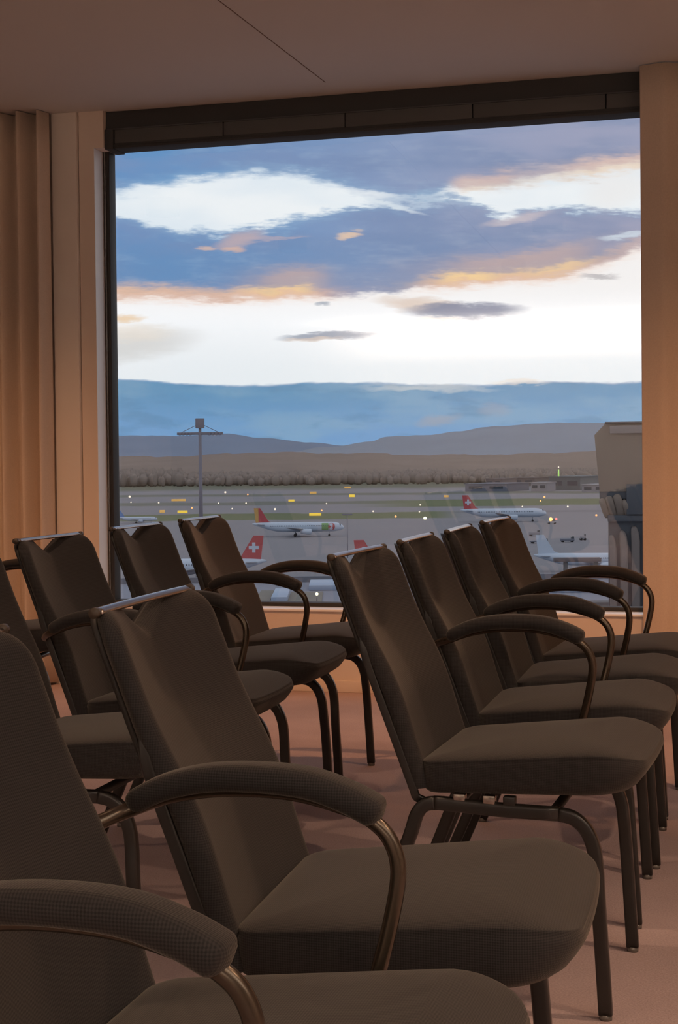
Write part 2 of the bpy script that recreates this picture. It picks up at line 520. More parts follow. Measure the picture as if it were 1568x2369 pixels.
LEG_SEC = rrect(0.0115, 0.0135, 0.006)
ME = {}
def build_chair(arms, label):
    t = thing('armchair' if arms else 'conference_chair', label, 'chair')
    s = link('seat', seat_mesh(), M['fabric'], t)
    bk = link('backrest', back_mesh(1.0, 0.55), M['fabric'], t)
    # rear shell: thin skin following the rear of the cushion
    bm = bmesh.new()
    nv, nz = 40, 40
    inn, out = [], []
    for i in range(nz + 1):
        s_ = i / nz; r1, r2 = [], []
        for j_ in range(nv + 1):
            v = (2 * j_ / nv - 1) * 0.955
            zt = z_top(v) - 0.010; z = Z_BOT + 0.006 + (zt - Z_BOT - 0.006) * s_
            mx_, hf = back_mid(v, z), back_half(v * 0.96, min(z, zt - 0.008))
            y = v * BACK_HW
            r1.append(bm.verts.new((mx_ - hf * 0.50, y, z))); r2.append(bm.verts.new((mx_ - hf * 0.55 - 0.008, y, z)))
        inn.append(r1); out.append(r2)
    for G in (inn, out):
        for i in range(nz):
            for j_ in range(nv): bm.faces.new((G[i][j_], G[i][j_ + 1], G[i + 1][j_ + 1], G[i + 1][j_]))
    for i in range(nz):
        for j_ in (0, nv): bm.faces.new((inn[i][j_], inn[i + 1][j_], out[i + 1][j_], out[i][j_]))
    for i in (0, nz):
        for j_ in range(nv): bm.faces.new((inn[i][j_], inn[i][j_ + 1], out[i][j_ + 1], out[i][j_]))
    link('back_shell', bm, M['shell'], t)
    # handle bar across the top
    bm = bmesh.new()
    pts = spline([(-0.552 - 0.004 * (1 - (y / 0.19) ** 2), y, 0.8855) for y in (-0.190, -0.12, 0, 0.12, 0.180)], 6)
    sweep(bm, pts, ell(0.0080, 0.0042, 12), side=(1, 0, -0.35))
    h = link('handle', bm, M['chrome'], t); h['label'] = 'brushed metal handle bar across the top of the backrest'
    for sg in (-1, 1):
        bm = bmesh.new()
        cyl(bm, (-0.552, sg * 0.186 - 0.005, 0.8845), (-0.552, sg * 0.198 - 0.005, 0.8845), 0.0072, 14)
        link('end_cap', bm, M['cap'], h)
    for sg in (-1, 1):
        # side strip along the lower rear edge of the back
        bm = bmesh.new()
        pts = [Vector((rear_line(z) - 0.002 + (0.014 if z > 0.72 else 0.004 if z > 0.69 else 0), sg * (0.197 if z > 0.72 else 0.203), z)) for z in (0.735, 0.70, 0.66, 0.58, 0.50, 0.44, 0.418)]
        pts += [Vector((-0.375, sg * 0.200, 0.405)), Vector((-0.355, sg * 0.196, 0.396))]
        sweep(bm, spline(pts, 3), rrect(0.005, 0.0085, 0.003), side=(0, 1, 0))
        link('back_frame', bm, M['steel'], t)
        y = sg * 0.207
        # rail
        bm = bmesh.new()
        sweep(bm, spline([(-0.088, y, 0.3905), (-0.20, y, 0.392), (-0.30, y, 0.397), (-0.335, y, 0.398)], 4), LEG_SEC)
        link('seat_rail', bm, M['steel'], t)
        # front leg
        bm = bmesh.new()
        yo = sg * 0.213
        sweep(bm, spline([(0.0, yo, 0.010), (-0.006, yo, 0.12), (-0.012, yo, 0.22), (-0.0165, y, 0.29), (-0.022, y, 0.330), (-0.036, y, 0.363), (-0.060, y, 0.384), (-0.088, y, 0.3905)], 5), LEG_SEC)
        l = link('leg', bm, M['steel'], t)
        bm = bmesh.new(); cyl(bm, (0.0, yo, 0.0), (0.0, yo, 0.011), 0.0125, 14); link('glide', bm, M['glide'], l)
        # rear leg, splayed
        bm = bmesh.new()
        sweep(bm, spline([(-0.335, y, 0.398), (-0.356, y, 0.393), (-0.373, y, 0.374), (-0.386, y, 0.335), (-0.404, y, 0.29), (-0.45, yo, 0.18), (-0.525, yo, 0.010)], 5), LEG_SEC)
        l = link('leg', bm, M['steel'], t)
        bm = bmesh.new(); cyl(bm, (-0.526, yo, 0.0), (-0.526, yo, 0.011), 0.0125, 14); link('glide', bm, M['glide'], l)
        # clips that carry the cushion
        for cx in (-0.285, -0.225, -0.185):
            bm = bmesh.new(); box(bm, (cx - 0.012, y - 0.010, 0.402), (cx + 0.012, y + 0.010, 0.420), 0.002)
            link('clip', bm, M['chrome'] if cx < -0.2 else M['steel'], t)
    for cx in (-0.10, -0.30):
        bm = bmesh.new(); cyl(bm, (cx, -0.20, 0.393), (cx, 0.20, 0.393), 0.010, 12)
        link('cross_bar', bm, M['steel'], t)
    if arms:
        for sg in (-1, 1):
            bm = bmesh.new()
            pts = [(-0.470, 0.205, 0.640), (-0.452, 0.232, 0.650), (-0.424, 0.258, 0.661), (-0.370, 0.265, 0.680), (-0.30, 0.265, 0.691), (-0.22, 0.265, 0.690),
                   (-0.155, 0.265, 0.676), (-0.122, 0.264, 0.662), (-0.100, 0.262, 0.640), (-0.091, 0.260, 0.605), (-0.099, 0.255, 0.55), (-0.116, 0.246, 0.48), (-0.135, 0.236, 0.41), (-0.138, 0.222, 0.392)]
            path = spline([(a_, sg * b_, c_) for a_, b_, c_ in pts], 6)
            sweep(bm, path, ell(0.0095, 0.0095, 12))
            ar = link('armrest', bm, M['bronze'], t)
            bm = bmesh.new()
            pts = [(-0.426, 0.664), (-0.405, 0.678), (-0.37, 0.693), (-0.32, 0.704), (-0.26, 0.707), (-0.20, 0.703), (-0.155, 0.690), (-0.128, 0.678), (-0.110, 0.668)]
            path = spline([(a_, sg * 0.265, c_) for a_, c_ in pts], 5)
            n = len(path)
            sc = []
            for i in range(n):
                t_ = i / (n - 1)
                e = min(t_ / 0.10, (1 - t_) / 0.09, 1.0)
                body = 0.88 + 0.14 * smooth01(t_ / 0.6)
                sc.append(max(0.12, math.sqrt(max(0, 1 - (1 - e) ** 2))) * body)
            sweep(bm, path, rrect(0.026, 0.0165, 0.0145, 4), scale=sc)
            link('arm_pad', bm, M['fabric'], ar)
    return t

D2R = math.radians
GRP = 'dark brown conference chairs in rows facing right'
plain = build_chair(False, '')
armed = build_chair(True, '')
used = set()
def chair(arms, x, y, yaw, label):
    src = armed if arms else plain
    loc = (x, y, 0)
    if src.name not in used:
        used.add(src.name)
        src.location = loc; src.rotation_euler = (0, 0, D2R(yaw)); src['label'] = label; src['group'] = GRP
        return src
    return dup(src, loc, D2R(yaw), label, GRP)

# front row, from the camera to the window
chair(True, -0.308, 1.44, 0.0, 'brown armchair cropped by the lower left corner, closest of all the chairs')
chair(False, -0.290, 2.05, 2.2, 'large armless chair whose whole backrest and seat stand behind the cropped armchair')
chair(False, -0.273, 3.15, -2.5, 'armless chair across the aisle gap, its full seat side and bent leg in view')
chair(True, -0.270, 3.745, 0.5, 'armchair directly behind the armless chair at the aisle gap')
chair(False, -0.261, 4.272, 1.0, 'armless chair between the two armchairs of the row on the right')
chair(True, -0.255, 4.83, -3.5, 'armchair last in the right row, nearest to the right curtain')
# row behind, on the left
chair(False, -1.225, 3.10, 0.0, 'chair at the left picture edge, only its sloping backrest side showing')
chair(True, -1.268, 3.72, 0.0, 'armchair in front of the pale column, its back above the large chair')
chair(False, -1.30, 4.39, 0.0, 'armless chair in front of the dark window frame, middle of its row')
chair(True, -1.318, 5.00, 0.0, 'armchair beneath the floodlight mast, nearest the window in the left row')
# third row, almost hidden
last = chair(True, -2.38, 5.02, 6.0, 'mostly hidden armchair before the left curtain, one arm and seat edge visible')

for ch in list(last.children):               # this end chair carries an arm on its far side only
    if ch.name.startswith('armrest') and min(v.co.y for v in ch.data.vertices) < 0:
        for g_ in list(ch.children): bpy.data.objects.remove(g_)
        bpy.data.objects.remove(ch)

# ------------------------------------------------------------------ outside: ground, hills, woods
H_EYE = CAM_H - GROUND
m, nt, b = new_mat('airfield ground'); X = NX(nt)
geo = nt.nodes.new('ShaderNodeNewGeometry')
dep = X.m('MAXIMUM', X.dot(geo.outputs['Position'], F0), 20.0)
lat = X.m('DIVIDE', X.dot(geo.outputs['Position'], R0), dep)          # bearing
K = FPX * H_EYE
q = X.m('DIVIDE', K, dep)
wob = X.noise(X.vec(X.mul(lat, 9.0), X.m('DIVIDE', 3000.0, dep)), 1.6, 3)
q = X.add(q, X.mul(X.sub(wob, 0.5), 9.0))
def strip(a_, b_, s=1.2):
    return X.mul(X.smooth(q, a_ - s, a_ + s), X.sub(1.0, X.smooth(q, b_ - s, b_ + s)))
gn = X.noise(geo.outputs['Position'], 0.02, 5)
tar = X.mix(gn, (0.235, 0.232, 0.262, 1), (0.275, 0.270, 0.295, 1))
grass = X.mix(gn, (0.135, 0.155, 0.085, 1), (0.185, 0.205, 0.115, 1))
dgrass = X.mix(gn, (0.14, 0.15, 0.12, 1), (0.17, 0.18, 0.13, 1))
left_of = X.sub(1.0, X.smooth(lat, 0.060, 0.085))
right_of = X.smooth(lat, 0.0, 0.06)
c_ = tar
c_ = X.mix(X.sub(1.0, X.smooth(q, 60, 68)), c_, dgrass)
c_ = X.mix(X.mul(strip(74, 79), 0.8), c_, dgrass)
c_ = X.mix(X.mul(strip(92, 99), 0.75), c_, dgrass)
c_ = X.mix(X.mul(strip(92, 107), right_of), c_, grass)
c_ = X.mix(X.mul(strip(119, 134), left_of), c_, grass)
c_ = X.mix(X.mul(strip(120, 124), X.mul(X.sub(1.0, left_of), 0.5)), c_, (0.15, 0.15, 0.17, 1))
nt.links.new(c_, b.inputs['Base Color'])
b.inputs['Roughness'].default_value = 0.9
b.inputs['Specular IOR Level'].default_value = 0.1
M['ground'] = m

bm = bmesh.new()
corners = []
for dd in (-300, 60, 400, 1000, 2200, 5000, 9000):
    w = 1500 + dd * 0.8
    corners.append([bm.verts.new(Vector((0, 0, GROUND)) + F0 * dd + R0 * (w * k)) for k in (-1, -0.3, 0, 0.3, 1)])
for r1, r2 in zip(corners, corners[1:]):
    for k in range(4): bm.faces.new((r1[k], r1[k + 1], r2[k + 1], r2[k]))
g = struct(link('ground_airfield', bm, M['ground'], None, False), 'grey airport apron with runways and grass strips', 'airfield')

def hill(name, label, pts, dist, depth, mat, seed, rough):
    """ridge of land: crest heights given along the bearing, sloping towards and away from the room"""
    bm = bmesh.new(); rnd = random.Random(seed)
    xs_ = [p[0] for p in pts]
    n = 160; rows = 9; g = []
    ph = [rnd.uniform(0, 6.28) for _ in range(8)]
    for j_ in range(rows + 1):
        t = j_ / rows
        prof = math.sin(PI * min(1.0, t * 1.0)) if t <= 0.5 else math.sin(PI * t)
        row = []
        for i in range(n + 1):
            x = xs_[0] + (xs_[-1] - xs_[0]) * i / n
            for (xa, ya), (xb, yb) in zip(pts, pts[1:]):
                if xa <= x <= xb:
                    u = (x - xa) / (xb - xa); yy = ya + (yb - ya) * (u * u * (3 - 2 * u)); break
            top = at_depth(x, yy, dist)
            d = dist + depth * (t - 0.5)
            base = CAM + (sight(x, 1064)) * d
            z = GROUND - 2 + (top.z - GROUND + 2) * prof
            z += rough * prof * sum(math.sin(x * 0.02 * (k + 1) * 1.7 + ph[k] + t * 5) / (k + 1) for k in range(8))
            row.append(bm.verts.new((base.x, base.y, z)))
        g.append(row)
    for r1, r2 in zip(g, g[1:]):
        for i in range(n): bm.faces.new((r1[i], r1[i + 1], r2[i + 1], r2[i]))
    o = link(name, bm, mat); return struct(o, label, 'hill')
M['hill_far'] = simple('hazy blue hill', (0.22, 0.28, 0.39, 1), 1.0, 0, 0.0, noise=0.12, nscale=0.004)  # distance haze is put into the base colour of both far hills
M['hill_mid'] = simple('haze tinted violet hill', (0.28, 0.325, 0.40, 1), 1.0, 0, 0.0, noise=0.12, nscale=0.004)
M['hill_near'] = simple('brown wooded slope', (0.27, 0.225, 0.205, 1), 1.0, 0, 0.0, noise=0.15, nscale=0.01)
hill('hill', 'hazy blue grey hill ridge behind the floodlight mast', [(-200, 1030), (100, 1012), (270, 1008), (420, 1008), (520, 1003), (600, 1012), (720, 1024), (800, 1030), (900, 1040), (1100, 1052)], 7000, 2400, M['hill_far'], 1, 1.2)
hill('hill', 'long grey hill rising on the right towards the reflected block', [(640, 1050), (760, 1034), (860, 1021), (890, 1011), (990, 1006), (1060, 998), (1150, 986), (1250, 980), (1350, 978), (1450, 980), (1600, 985), (1900, 1010)], 6000, 2400, M['hill_mid'], 2, 1.2)
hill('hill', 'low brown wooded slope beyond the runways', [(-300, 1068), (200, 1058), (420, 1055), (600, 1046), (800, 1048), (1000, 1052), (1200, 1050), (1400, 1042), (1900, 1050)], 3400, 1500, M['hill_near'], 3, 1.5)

# woods: uncountable crowns along the far edge of the airfield
M['woods'] = simple('dark woodland', (0.26, 0.225, 0.21, 1), 1.0, 0, 0.0, noise=0.12, nscale=0.05)
bm = bmesh.new(); rnd = random.Random(11)
for i in range(3600):
    px = rnd.uniform(-60, 1560)
    d = rnd.uniform(1950, 2900)
    hh = rnd.uniform(6, 10.5) * (1.25 if px < 420 else 0.9)
    p = CAM + sight(px, 1064) * d
    r = bmesh.ops.create_icosphere(bm, subdivisions=1, radius=1.0)
    sx, sy, sz = rnd.uniform(3, 7), rnd.uniform(3, 7), hh
    a_ = rnd.uniform(0, 6)
    for v in r['verts']:
        k = 1 + rnd.uniform(-0.15, 0.15)
        v.co = Vector((v.co.x * sx * k, v.co.y * sy * k, v.co.z * sz * k)) + Vector((p.x, p.y, GROUND + sz * 0.8))
tag(link('forest', bm, M['woods']), 'dark belt of trees along the far side of the airfield', 'forest', kind='stuff')

# ------------------------------------------------------------------ aircraft
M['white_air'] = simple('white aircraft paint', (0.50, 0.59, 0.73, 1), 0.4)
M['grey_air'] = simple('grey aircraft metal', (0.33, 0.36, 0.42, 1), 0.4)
M['red_air'] = simple('red livery', (0.46, 0.075, 0.09, 1), 0.4)
M['pale_red'] = simple('pale red livery', (0.55, 0.19, 0.24, 1), 0.4)
M['green_air'] = simple('green livery', (0.18, 0.36, 0.14, 1), 0.4)
M['yellow_air'] = simple('orange yellow livery', (0.55, 0.33, 0.10, 1), 0.4)
M['dark_air'] = simple('dark tyre', (0.03, 0.03, 0.035, 1), 0.8)
M['blue_air'] = simple('blue livery', (0.12, 0.25, 0.55, 1), 0.4)
M['glass_air'] = simple('cockpit glass', (0.08, 0.10, 0.14, 1), 0.15)

def wing_mesh(root_x, root_c, tip_x, tip_c, span, z0, z1, sg, y0=0.0, th=0.12):
    bm = bmesh.new()
    prof = [(0, 0), (0.05, 0.45), (0.25, 0.6), (0.6, 0.4), (1, 0), (0.6, -0.25), (0.25, -0.35), (0.05, -0.3)]
    rings = []
    for k in range(5):
        t = k / 4
        x = root_x + (tip_x - root_x) * t; c = root_c + (tip_c - root_c) * t
        rings.append([bm.verts.new((x - u * c, sg * (y0 + span * t), z0 + (z1 - z0) * t + w * c * th)) for u, w in prof])
    for r1, r2 in zip(rings, rings[1:]):
        for i in range(8): bm.faces.new((r1[i], r1[(i + 1) % 8], r2[(i + 1) % 8], r2[i]))
    bm.faces.new(rings[0]); bm.faces.new(rings[-1][::-1])
    return bm

def plate(bm, outline, y, th):
    a = [bm.verts.new((x, y - th, z)) for x, z in outline]
    c = [bm.verts.new((x, y + th, z)) for x, z in outline]
    n = len(outline)
    bm.faces.new(a); bm.faces.new(c[::-1])
    for i in range(n): bm.faces.new((a[i], a[(i + 1) % n], c[(i + 1) % n], c[i]))

def aircraft(label, px, py, heading, scale=1.0, livery='swiss', group='aircraft on the apron', loc=None):
    """37.6 m twin jet, nose along local +X, origin on the ground below its middle"""
    p = loc or on_ground(px, py)
    t = thing('airplane', label, 'airplane', p, heading, group)
    t.scale = (scale, scale, scale)
    zc = 3.9; r0 = 1.98
    prof = [(18.8, 0.02, -0.35), (18.5, 0.55, -0.32), (17.9, 0.95, -0.25), (16.8, 1.45, -0.12), (15.2, 1.85, 0), (13.5, r0, 0), (8, r0, 0), (0, r0, 0), (-6, r0, 0), (-9, 1.9, 0.10), (-12, 1.55, 0.45), (-15, 1.05, 0.9), (-17.5, 0.55, 1.25), (-18.8, 0.18, 1.4)]
    bm = bmesh.new(); rings = []
    for x, r, dz in prof:
        rings.append([bm.verts.new((x, r * math.cos(2 * PI * k / 24), zc + dz + r * math.sin(2 * PI * k / 24))) for k in range(24)])
    for r1, r2 in zip(rings, rings[1:]):
        for k in range(24): bm.faces.new((r1[k], r1[(k + 1) % 24], r2[(k + 1) % 24], r2[k]))
    bm.faces.new(rings[0]); bm.faces.new(rings[-1][::-1])
    fu = link('fuselage', bm, M['white_air'], t)
    # cockpit glass and cabin windows, thin shells on the skin
    bm = bmesh.new()
    for sg in (-1, 1):
        for k in range(3):
            a0 = math.radians(38 + k * 16)
            x = 17.2 - 0.1 * k
            rr = 1.36
            q0 = Vector((x, sg * rr * math.cos(a0), zc - 0.13 + rr * math.sin(a0)))
            bmesh.ops.create_icosphere(bm, subdivisions=1, radius=0.26, matrix=Matrix.Translation(q0))
    link('cockpit_window', bm, M['glass_air'], fu)
    bm = bmesh.new()
    for sg in (-1, 1):
        for k in range(34):
            x = 12.5 - k * 0.72
            y = sg * (r0 + 0.005)
            box(bm, (x - 0.13, y - 0.03, zc + 0.30), (x + 0.13, y + 0.03, zc + 0.66))
    link('cabin_window', bm, M['glass_air'], fu, False)
    for sg in (-1, 1):
        link('wing', wing_mesh(4.6, 6.6, -3.4, 1.6, 16.0, zc - 1.15, zc + 0.45, sg, 1.0), M['grey_air'], t)
        link('tailplane', wing_mesh(-13.2, 3.4, -15.6, 1.3, 5.6, zc + 0.9, zc + 1.3, sg, 0.5, 0.09), M['grey_air'], t)
        bm = bmesh.new()
        y = sg * 5.75
        pr = [(5.6, 0.95), (5.2, 1.12), (3.8, 1.15), (2.2, 0.95), (1.0, 0.62)]
        rg = [[bm.verts.new((x, y + r * math.cos(2 * PI * k / 16), zc - 1.75 + r * math.sin(2 * PI * k / 16))) for k in range(16)] for x, r in pr]
        for r1, r2 in zip(rg, rg[1:]):
            for k in range(16): bm.faces.new((r1[k], r1[(k + 1) % 16], r2[(k + 1) % 16], r2[k]))
        bm.faces.new(rg[0]); bm.faces.new(rg[-1][::-1])
        box(bm, (1.4, y - 0.18, zc - 1.0), (4.2, y + 0.18, zc - 0.55))
        link('engine', bm, M['white_air'], t)
    # fin
    fin = [(-10.6, zc + 1.85), (-12.2, zc + 2.5), (-15.5, zc + 7.85), (-18.1, zc + 7.85), (-17.3, zc + 1.5), (-14.0, zc + 1.5)]
    bm = bmesh.new(); plate(bm, fin, 0, 0.16)
    fm = {'swiss': M['red_air'], 'tap': M['red_air'], 'plain': M['white_air'], 'blue': M['blue_air']}[livery]
    fn = link('tail_fin', bm, fm, t, False)
    if livery == 'swiss':
        bm = bmesh.new()
        cx, cz = -15.55, zc + 4.75
        for sg in (-1, 1):
            plate(bm, [(cx - 1.3, cz - 0.42), (cx + 1.3, cz - 0.42), (cx + 1.3, cz + 0.42), (cx - 1.3, cz + 0.42)], sg * 0.17, 0.02)
            plate(bm, [(cx - 0.42, cz - 1.3), (cx + 0.42, cz - 1.3), (cx + 0.42, cz + 1.3), (cx - 0.42, cz + 1.3)], sg * 0.175, 0.02)
        e = link('emblem', bm, M['white_air'], fn, False); e['label'] = 'white cross on the red tail fin'
    if livery == 'tap':
        bm = bmesh.new()
        for sg in (-1, 1):
            plate(bm, [(-16.2, zc + 7.8), (-18.08, zc + 7.8), (-17.3, zc + 1.9), (-16.2, zc + 1.9)], sg * 0.17, 0.02)
        e = link('tail_stripe', bm, M['yellow_air'], fn, False); e['label'] = 'orange yellow stripe along the rear of the red fin'
        def patch(name, x0, x1, a0, a1, mat, lab, disc=False):
            bm = bmesh.new(); n = 12
            for sg in (-1, 1):
                if disc:
                    cx, ca = (x0 + x1) / 2, (a0 + a1) / 2
                    ctr = bm.verts.new((cx, sg * (r0 + 0.03) * math.cos(ca), zc + (r0 + 0.03) * math.sin(ca)))
                    ring = []
                    for k in range(20):
                        th = 2 * PI * k / 20
                        an = ca + (a1 - a0) / 2 * math.sin(th)
                        ring.append(bm.verts.new((cx + (x1 - x0) / 2 * math.cos(th), sg * (r0 + 0.03) * math.cos(an), zc + (r0 + 0.03) * math.sin(an))))
                    for k in range(20): bm.faces.new((ctr, ring[k], ring[(k + 1) % 20]))
                else:
                    rows_ = []
                    for k in range(n + 1):
                        an = a0 + (a1 - a0) * k / n
                        rows_.append([bm.verts.new((x, sg * (r0 + 0.02) * math.cos(an), zc + (r0 + 0.02) * math.sin(an))) for x in (x0, x1)])
                    for r1, r2 in zip(rows_, rows_[1:]): bm.faces.new((r1[0], r1[1], r2[1], r2[0]))
            e = link(name, bm, mat, fu, False); e['label'] = lab
        patch('livery_block', 9.6, 12.3, -0.75, 0.85, M['green_air'], 'green block on the front of the fuselage')
        patch('livery_disc', 12.2, 15.0, -0.75, 0.85, M['red_air'], 'red disc beside the green block', True)
        patch('livery_mark', 13.2, 14.1, -0.15, 0.35, M['white_air'], 'small white mark in the red disc', True)
    # landing gear
    for gx, gy, wr in ((12.6, 0.0, 0.42), (-1.2, 3.8, 0.62), (-1.2, -3.8, 0.62)):
        bm = bmesh.new()
        cyl(bm, (gx, gy, wr), (gx, gy * 0.9, zc - 1.2), 0.16, 10)
        lg = link('landing_gear', bm, M['grey_air'], t)
        for sg in (-1, 1):
            bm = bmesh.new(); cyl(bm, (gx, gy + sg * 0.28, wr), (gx, gy + sg * 0.62, wr), wr, 18)
            sharp(link('wheel', bm, M['dark_air'], lg))
    return t

HX = YAW            # heading along the picture's horizontal, nose to the right
aircraft('white airliner with red fin, green block and red disc by its nose', 690, 1241, HX, 1.0, 'tap')
aircraft('taxiing airliner with white cross on red fin and lit nose at right', 1165, 1207, HX - 0.03, 1.12, 'swiss')
aircraft('parked airliner with white cross on red fin behind the armchair under the mast', 450, 1345, HX + PI - 0.10, 1.0, 'swiss')
aircraft('parked airliner, red fin peeking over the chair at the aisle gap', 980, 1352, HX + 0.06, 0.95, 'swiss')
aircraft('pale parked airliner with white fin beyond the right row of chairs', 1372, 1322, HX - 0.10, 0.85, 'plain')
aircraft('small far airplane with blue fin at the left end of the apron', 318, 1210, HX + 0.02, 0.55, 'blue')

# ------------------------------------------------------------------ masts, buildings
M['mast'] = simple('grey mast steel', (0.20, 0.20, 0.25, 1), 0.7)
base = on_ground(466, 1290)
dist = (base - CAM).dot(fwd)
def zat(y): return at_depth(466, y, dist).z - GROUND
px = dist / FPX
t = thing('floodlight_mast', 'tall grey floodlight mast with cross arm rising above the hills', 'mast', base, HX)
bm = bmesh.new(); cyl(bm, (0, 0, 0), (0, 0, zat(985)), 0.75, 14, 0.45); link('pole', bm, M['mast'], t)
bm = bmesh.new(); box(bm, (-10 * px, -0.8, zat(991)), (10 * px, 0.8, zat(968)), 0.15); sharp(link('head_box', bm, M['mast'], t))
bm = bmesh.new(); box(bm, (-53 * px, -0.4, zat(1006)), (53 * px, 0.4, zat(1000)), 0.1); ca = sharp(link('cross_arm', bm, M['mast'], t))
for k in (-46, -38, -30, -22, 22, 30, 38, 46):
    bm = bmesh.new(); box(bm, (k * px - 0.35, -0.75, zat(1007)), (k * px + 0.35, 0.1, zat(1001)), 0.05); link('floodlight', bm, M['mast'], ca)
for sg in (-1, 1):
    bm = bmesh.new(); cyl(bm, (sg * 9 * px, 0, zat(984)), (sg * 42 * px, 0, zat(1000)), 0.09, 8); link('stay', bm, M['mast'], t)

# slim lamp pole on the apron
base = on_ground(804, 1290); dist = (base - CAM).dot(fwd); px = dist / FPX
t = thing('lamp_pole', 'slim lamp pole on the apron right of the white airliner', 'lamp pole', base, HX)
bm = bmesh.new(); cyl(bm, (0, 0, 0), (0, 0, at_depth(804, 1188, dist).z - GROUND), 0.16, 10); link('pole', bm, M['mast'], t)
bm = bmesh.new(); box(bm, (-1.6, -0.3, at_depth(804, 1192, dist).z - GROUND), (1.6, 0.3, at_depth(804, 1188, dist).z - GROUND), 0.05); link('lamp_head', bm, M['mast'], t)

# distant terminal buildings on the right
M['b_blue'] = simple('blue grey cladding', (0.15, 0.17, 0.23, 1), 0.7, noise=0.15, nscale=0.1)
M['b_dark'] = simple('dark teal cladding', (0.085, 0.115, 0.14, 1), 0.6, noise=0.15, nscale=0.1)
M['b_brown'] = simple('brown grey cladding', (0.15, 0.13, 0.14, 1), 0.8, noise=0.12, nscale=0.1)
M['b_pale'] = simple('pale grey cladding', (0.28, 0.28, 0.32, 1), 0.7, noise=0.1, nscale=0.1)
M['b_glass'] = simple('dark glazing', (0.05, 0.065, 0.085, 1), 0.2)
def building(name, label, x0, x1, ytop, ybase, depth, mat, cat='building', roof=None):
    p0, p1 = on_ground(x0, ybase), on_ground(x1, ybase)
    mid = (p0 + p1) / 2; d = (mid - CAM).dot(fwd)
    w = (p1 - p0).length; hgt = at_depth((x0 + x1) / 2, ytop, d).z - GROUND
    t = thing(name, label, cat, mid, math.atan2((p1 - p0).y, (p1 - p0).x), 'airport buildings beyond the runways')
    box_obj('wall_block', (-w / 2, 0, 0), (w / 2, depth, hgt), mat, t)
    box_obj('roof_slab', (-w / 2 - 0.8, -0.8, hgt), (w / 2 + 0.8, depth + 0.8, hgt + max(0.6, hgt * 0.07)), roof or mat, t)
    n = max(2, int(w / 18))
    for k in range(min(n, 8)):
        xa = -w / 2 + w * (k + 0.18) / min(n, 8); xb = -w / 2 + w * (k + 0.82) / min(n, 8)
        box_obj('window_band', (xa, -0.15, hgt * 0.35), (xb, 0.1, hgt * 0.72), M['b_glass'], t)
    return t
building('airport_building', 'low blue grey hangar left in the distant building group', 1076, 1172, 1120, 1137, 60, M['b_blue'])
building('airport_building', 'brown grey block standing behind the low blue grey hangar', 1124, 1160, 1108, 1128, 40, M['b_brown'])
building('airport_building', 'brown flat hall between hangar and teal terminal', 1184, 1236, 1106, 1124, 40, M['b_brown'])
building('airport_building', 'pale low hall in front of the teal terminal', 1228, 1264, 1117, 1137, 25, M['b_pale'])
building('airport_building', 'dark teal glass terminal, tallest of the distant buildings', 1270, 1342, 1104, 1134, 60, M['b_dark'])
building('airport_building', 'pale flat shed at the foot of the brown reflected block', 1346, 1400, 1122, 1139, 40, M['b_pale'])

# brown tower block at the right end: window reflection built as a solid outside
M['reflected'] = simple('brown tower facade', (0.215, 0.175, 0.150, 1), 0.8, noise=0.08, nscale=0.6)
M['reflected_top'] = simple('pale violet parapet', (0.24, 0.215, 0.225, 1), 0.7)
M['reflected_dark'] = simple('dark slate cladding', (0.075, 0.085, 0.105, 1), 0.6)
M['reflected_fin'] = simple('grey brown rib', (0.185, 0.160, 0.155, 1), 0.8)
TD = 120.0
def tp(x, y): return at_depth(x, y, TD)
org = tp(1375, 1064); org = Vector((org.x, org.y, GROUND))
px = TD / FPX
def th(y): return (at_depth(1425, y, TD).z - GROUND)
def tx(x): return (x - 1375) * px
t = thing('reflected_block', 'brown reflected block with flared ribs beside the right curtain', 'building', org, HX - math.radians(9.6))
def tbox(name, x0, x1, y0, y1, yf, yb, mat, bevel=0.0):
    return box_obj(name, (tx(x0), yf, th(y1)), (tx(x1), yb, th(y0)), mat, t, bevel)
bm = bmesh.new()
outl = [(tx(1375), th(1006)), (tx(1399), th(981)), (tx(1640), th(978)), (tx(1640), th(1137)), (tx(1386), th(1137))]
a = [bm.verts.new((x, 0, z)) for x, z in outl]; c = [bm.verts.new((x, 7, z)) for x, z in outl]
bm.faces.new(a); bm.faces.new(c[::-1])
for i in range(5): bm.faces.new((a[i], a[(i + 1) % 5], c[(i + 1) % 5], c[i]))
link('upper_block', bm, M['reflected'], t, False)
tbox('parapet', 1410, 1640, 985, 1003, -0.25, 0.02, M['reflected_top'], 0.03)
tbox('coping', 1399, 1640, 976, 980, -0.3, 7.1, M['reflected_dark'], 0.02)
tbox('dark_band', 1386, 1640, 1136, 1154, 0.05, 6.5, M['reflected_dark'])
tbox('neck', 1403, 1640, 1150, 1200, 0.9, 6.0, M['reflected_dark'])
tbox('slate_panel', 1447, 1640, 1120, 1190, -0.35, 0.3, M['reflected_dark'], 0.02)
tbox('belt', 1404, 1640, 1192, 1206, -0.2, 6.0, M['reflected_dark'], 0.03)
tbox('shaft', 1406, 1640, 1204, 2050, 0.35, 6.0, M['reflected_dark'])
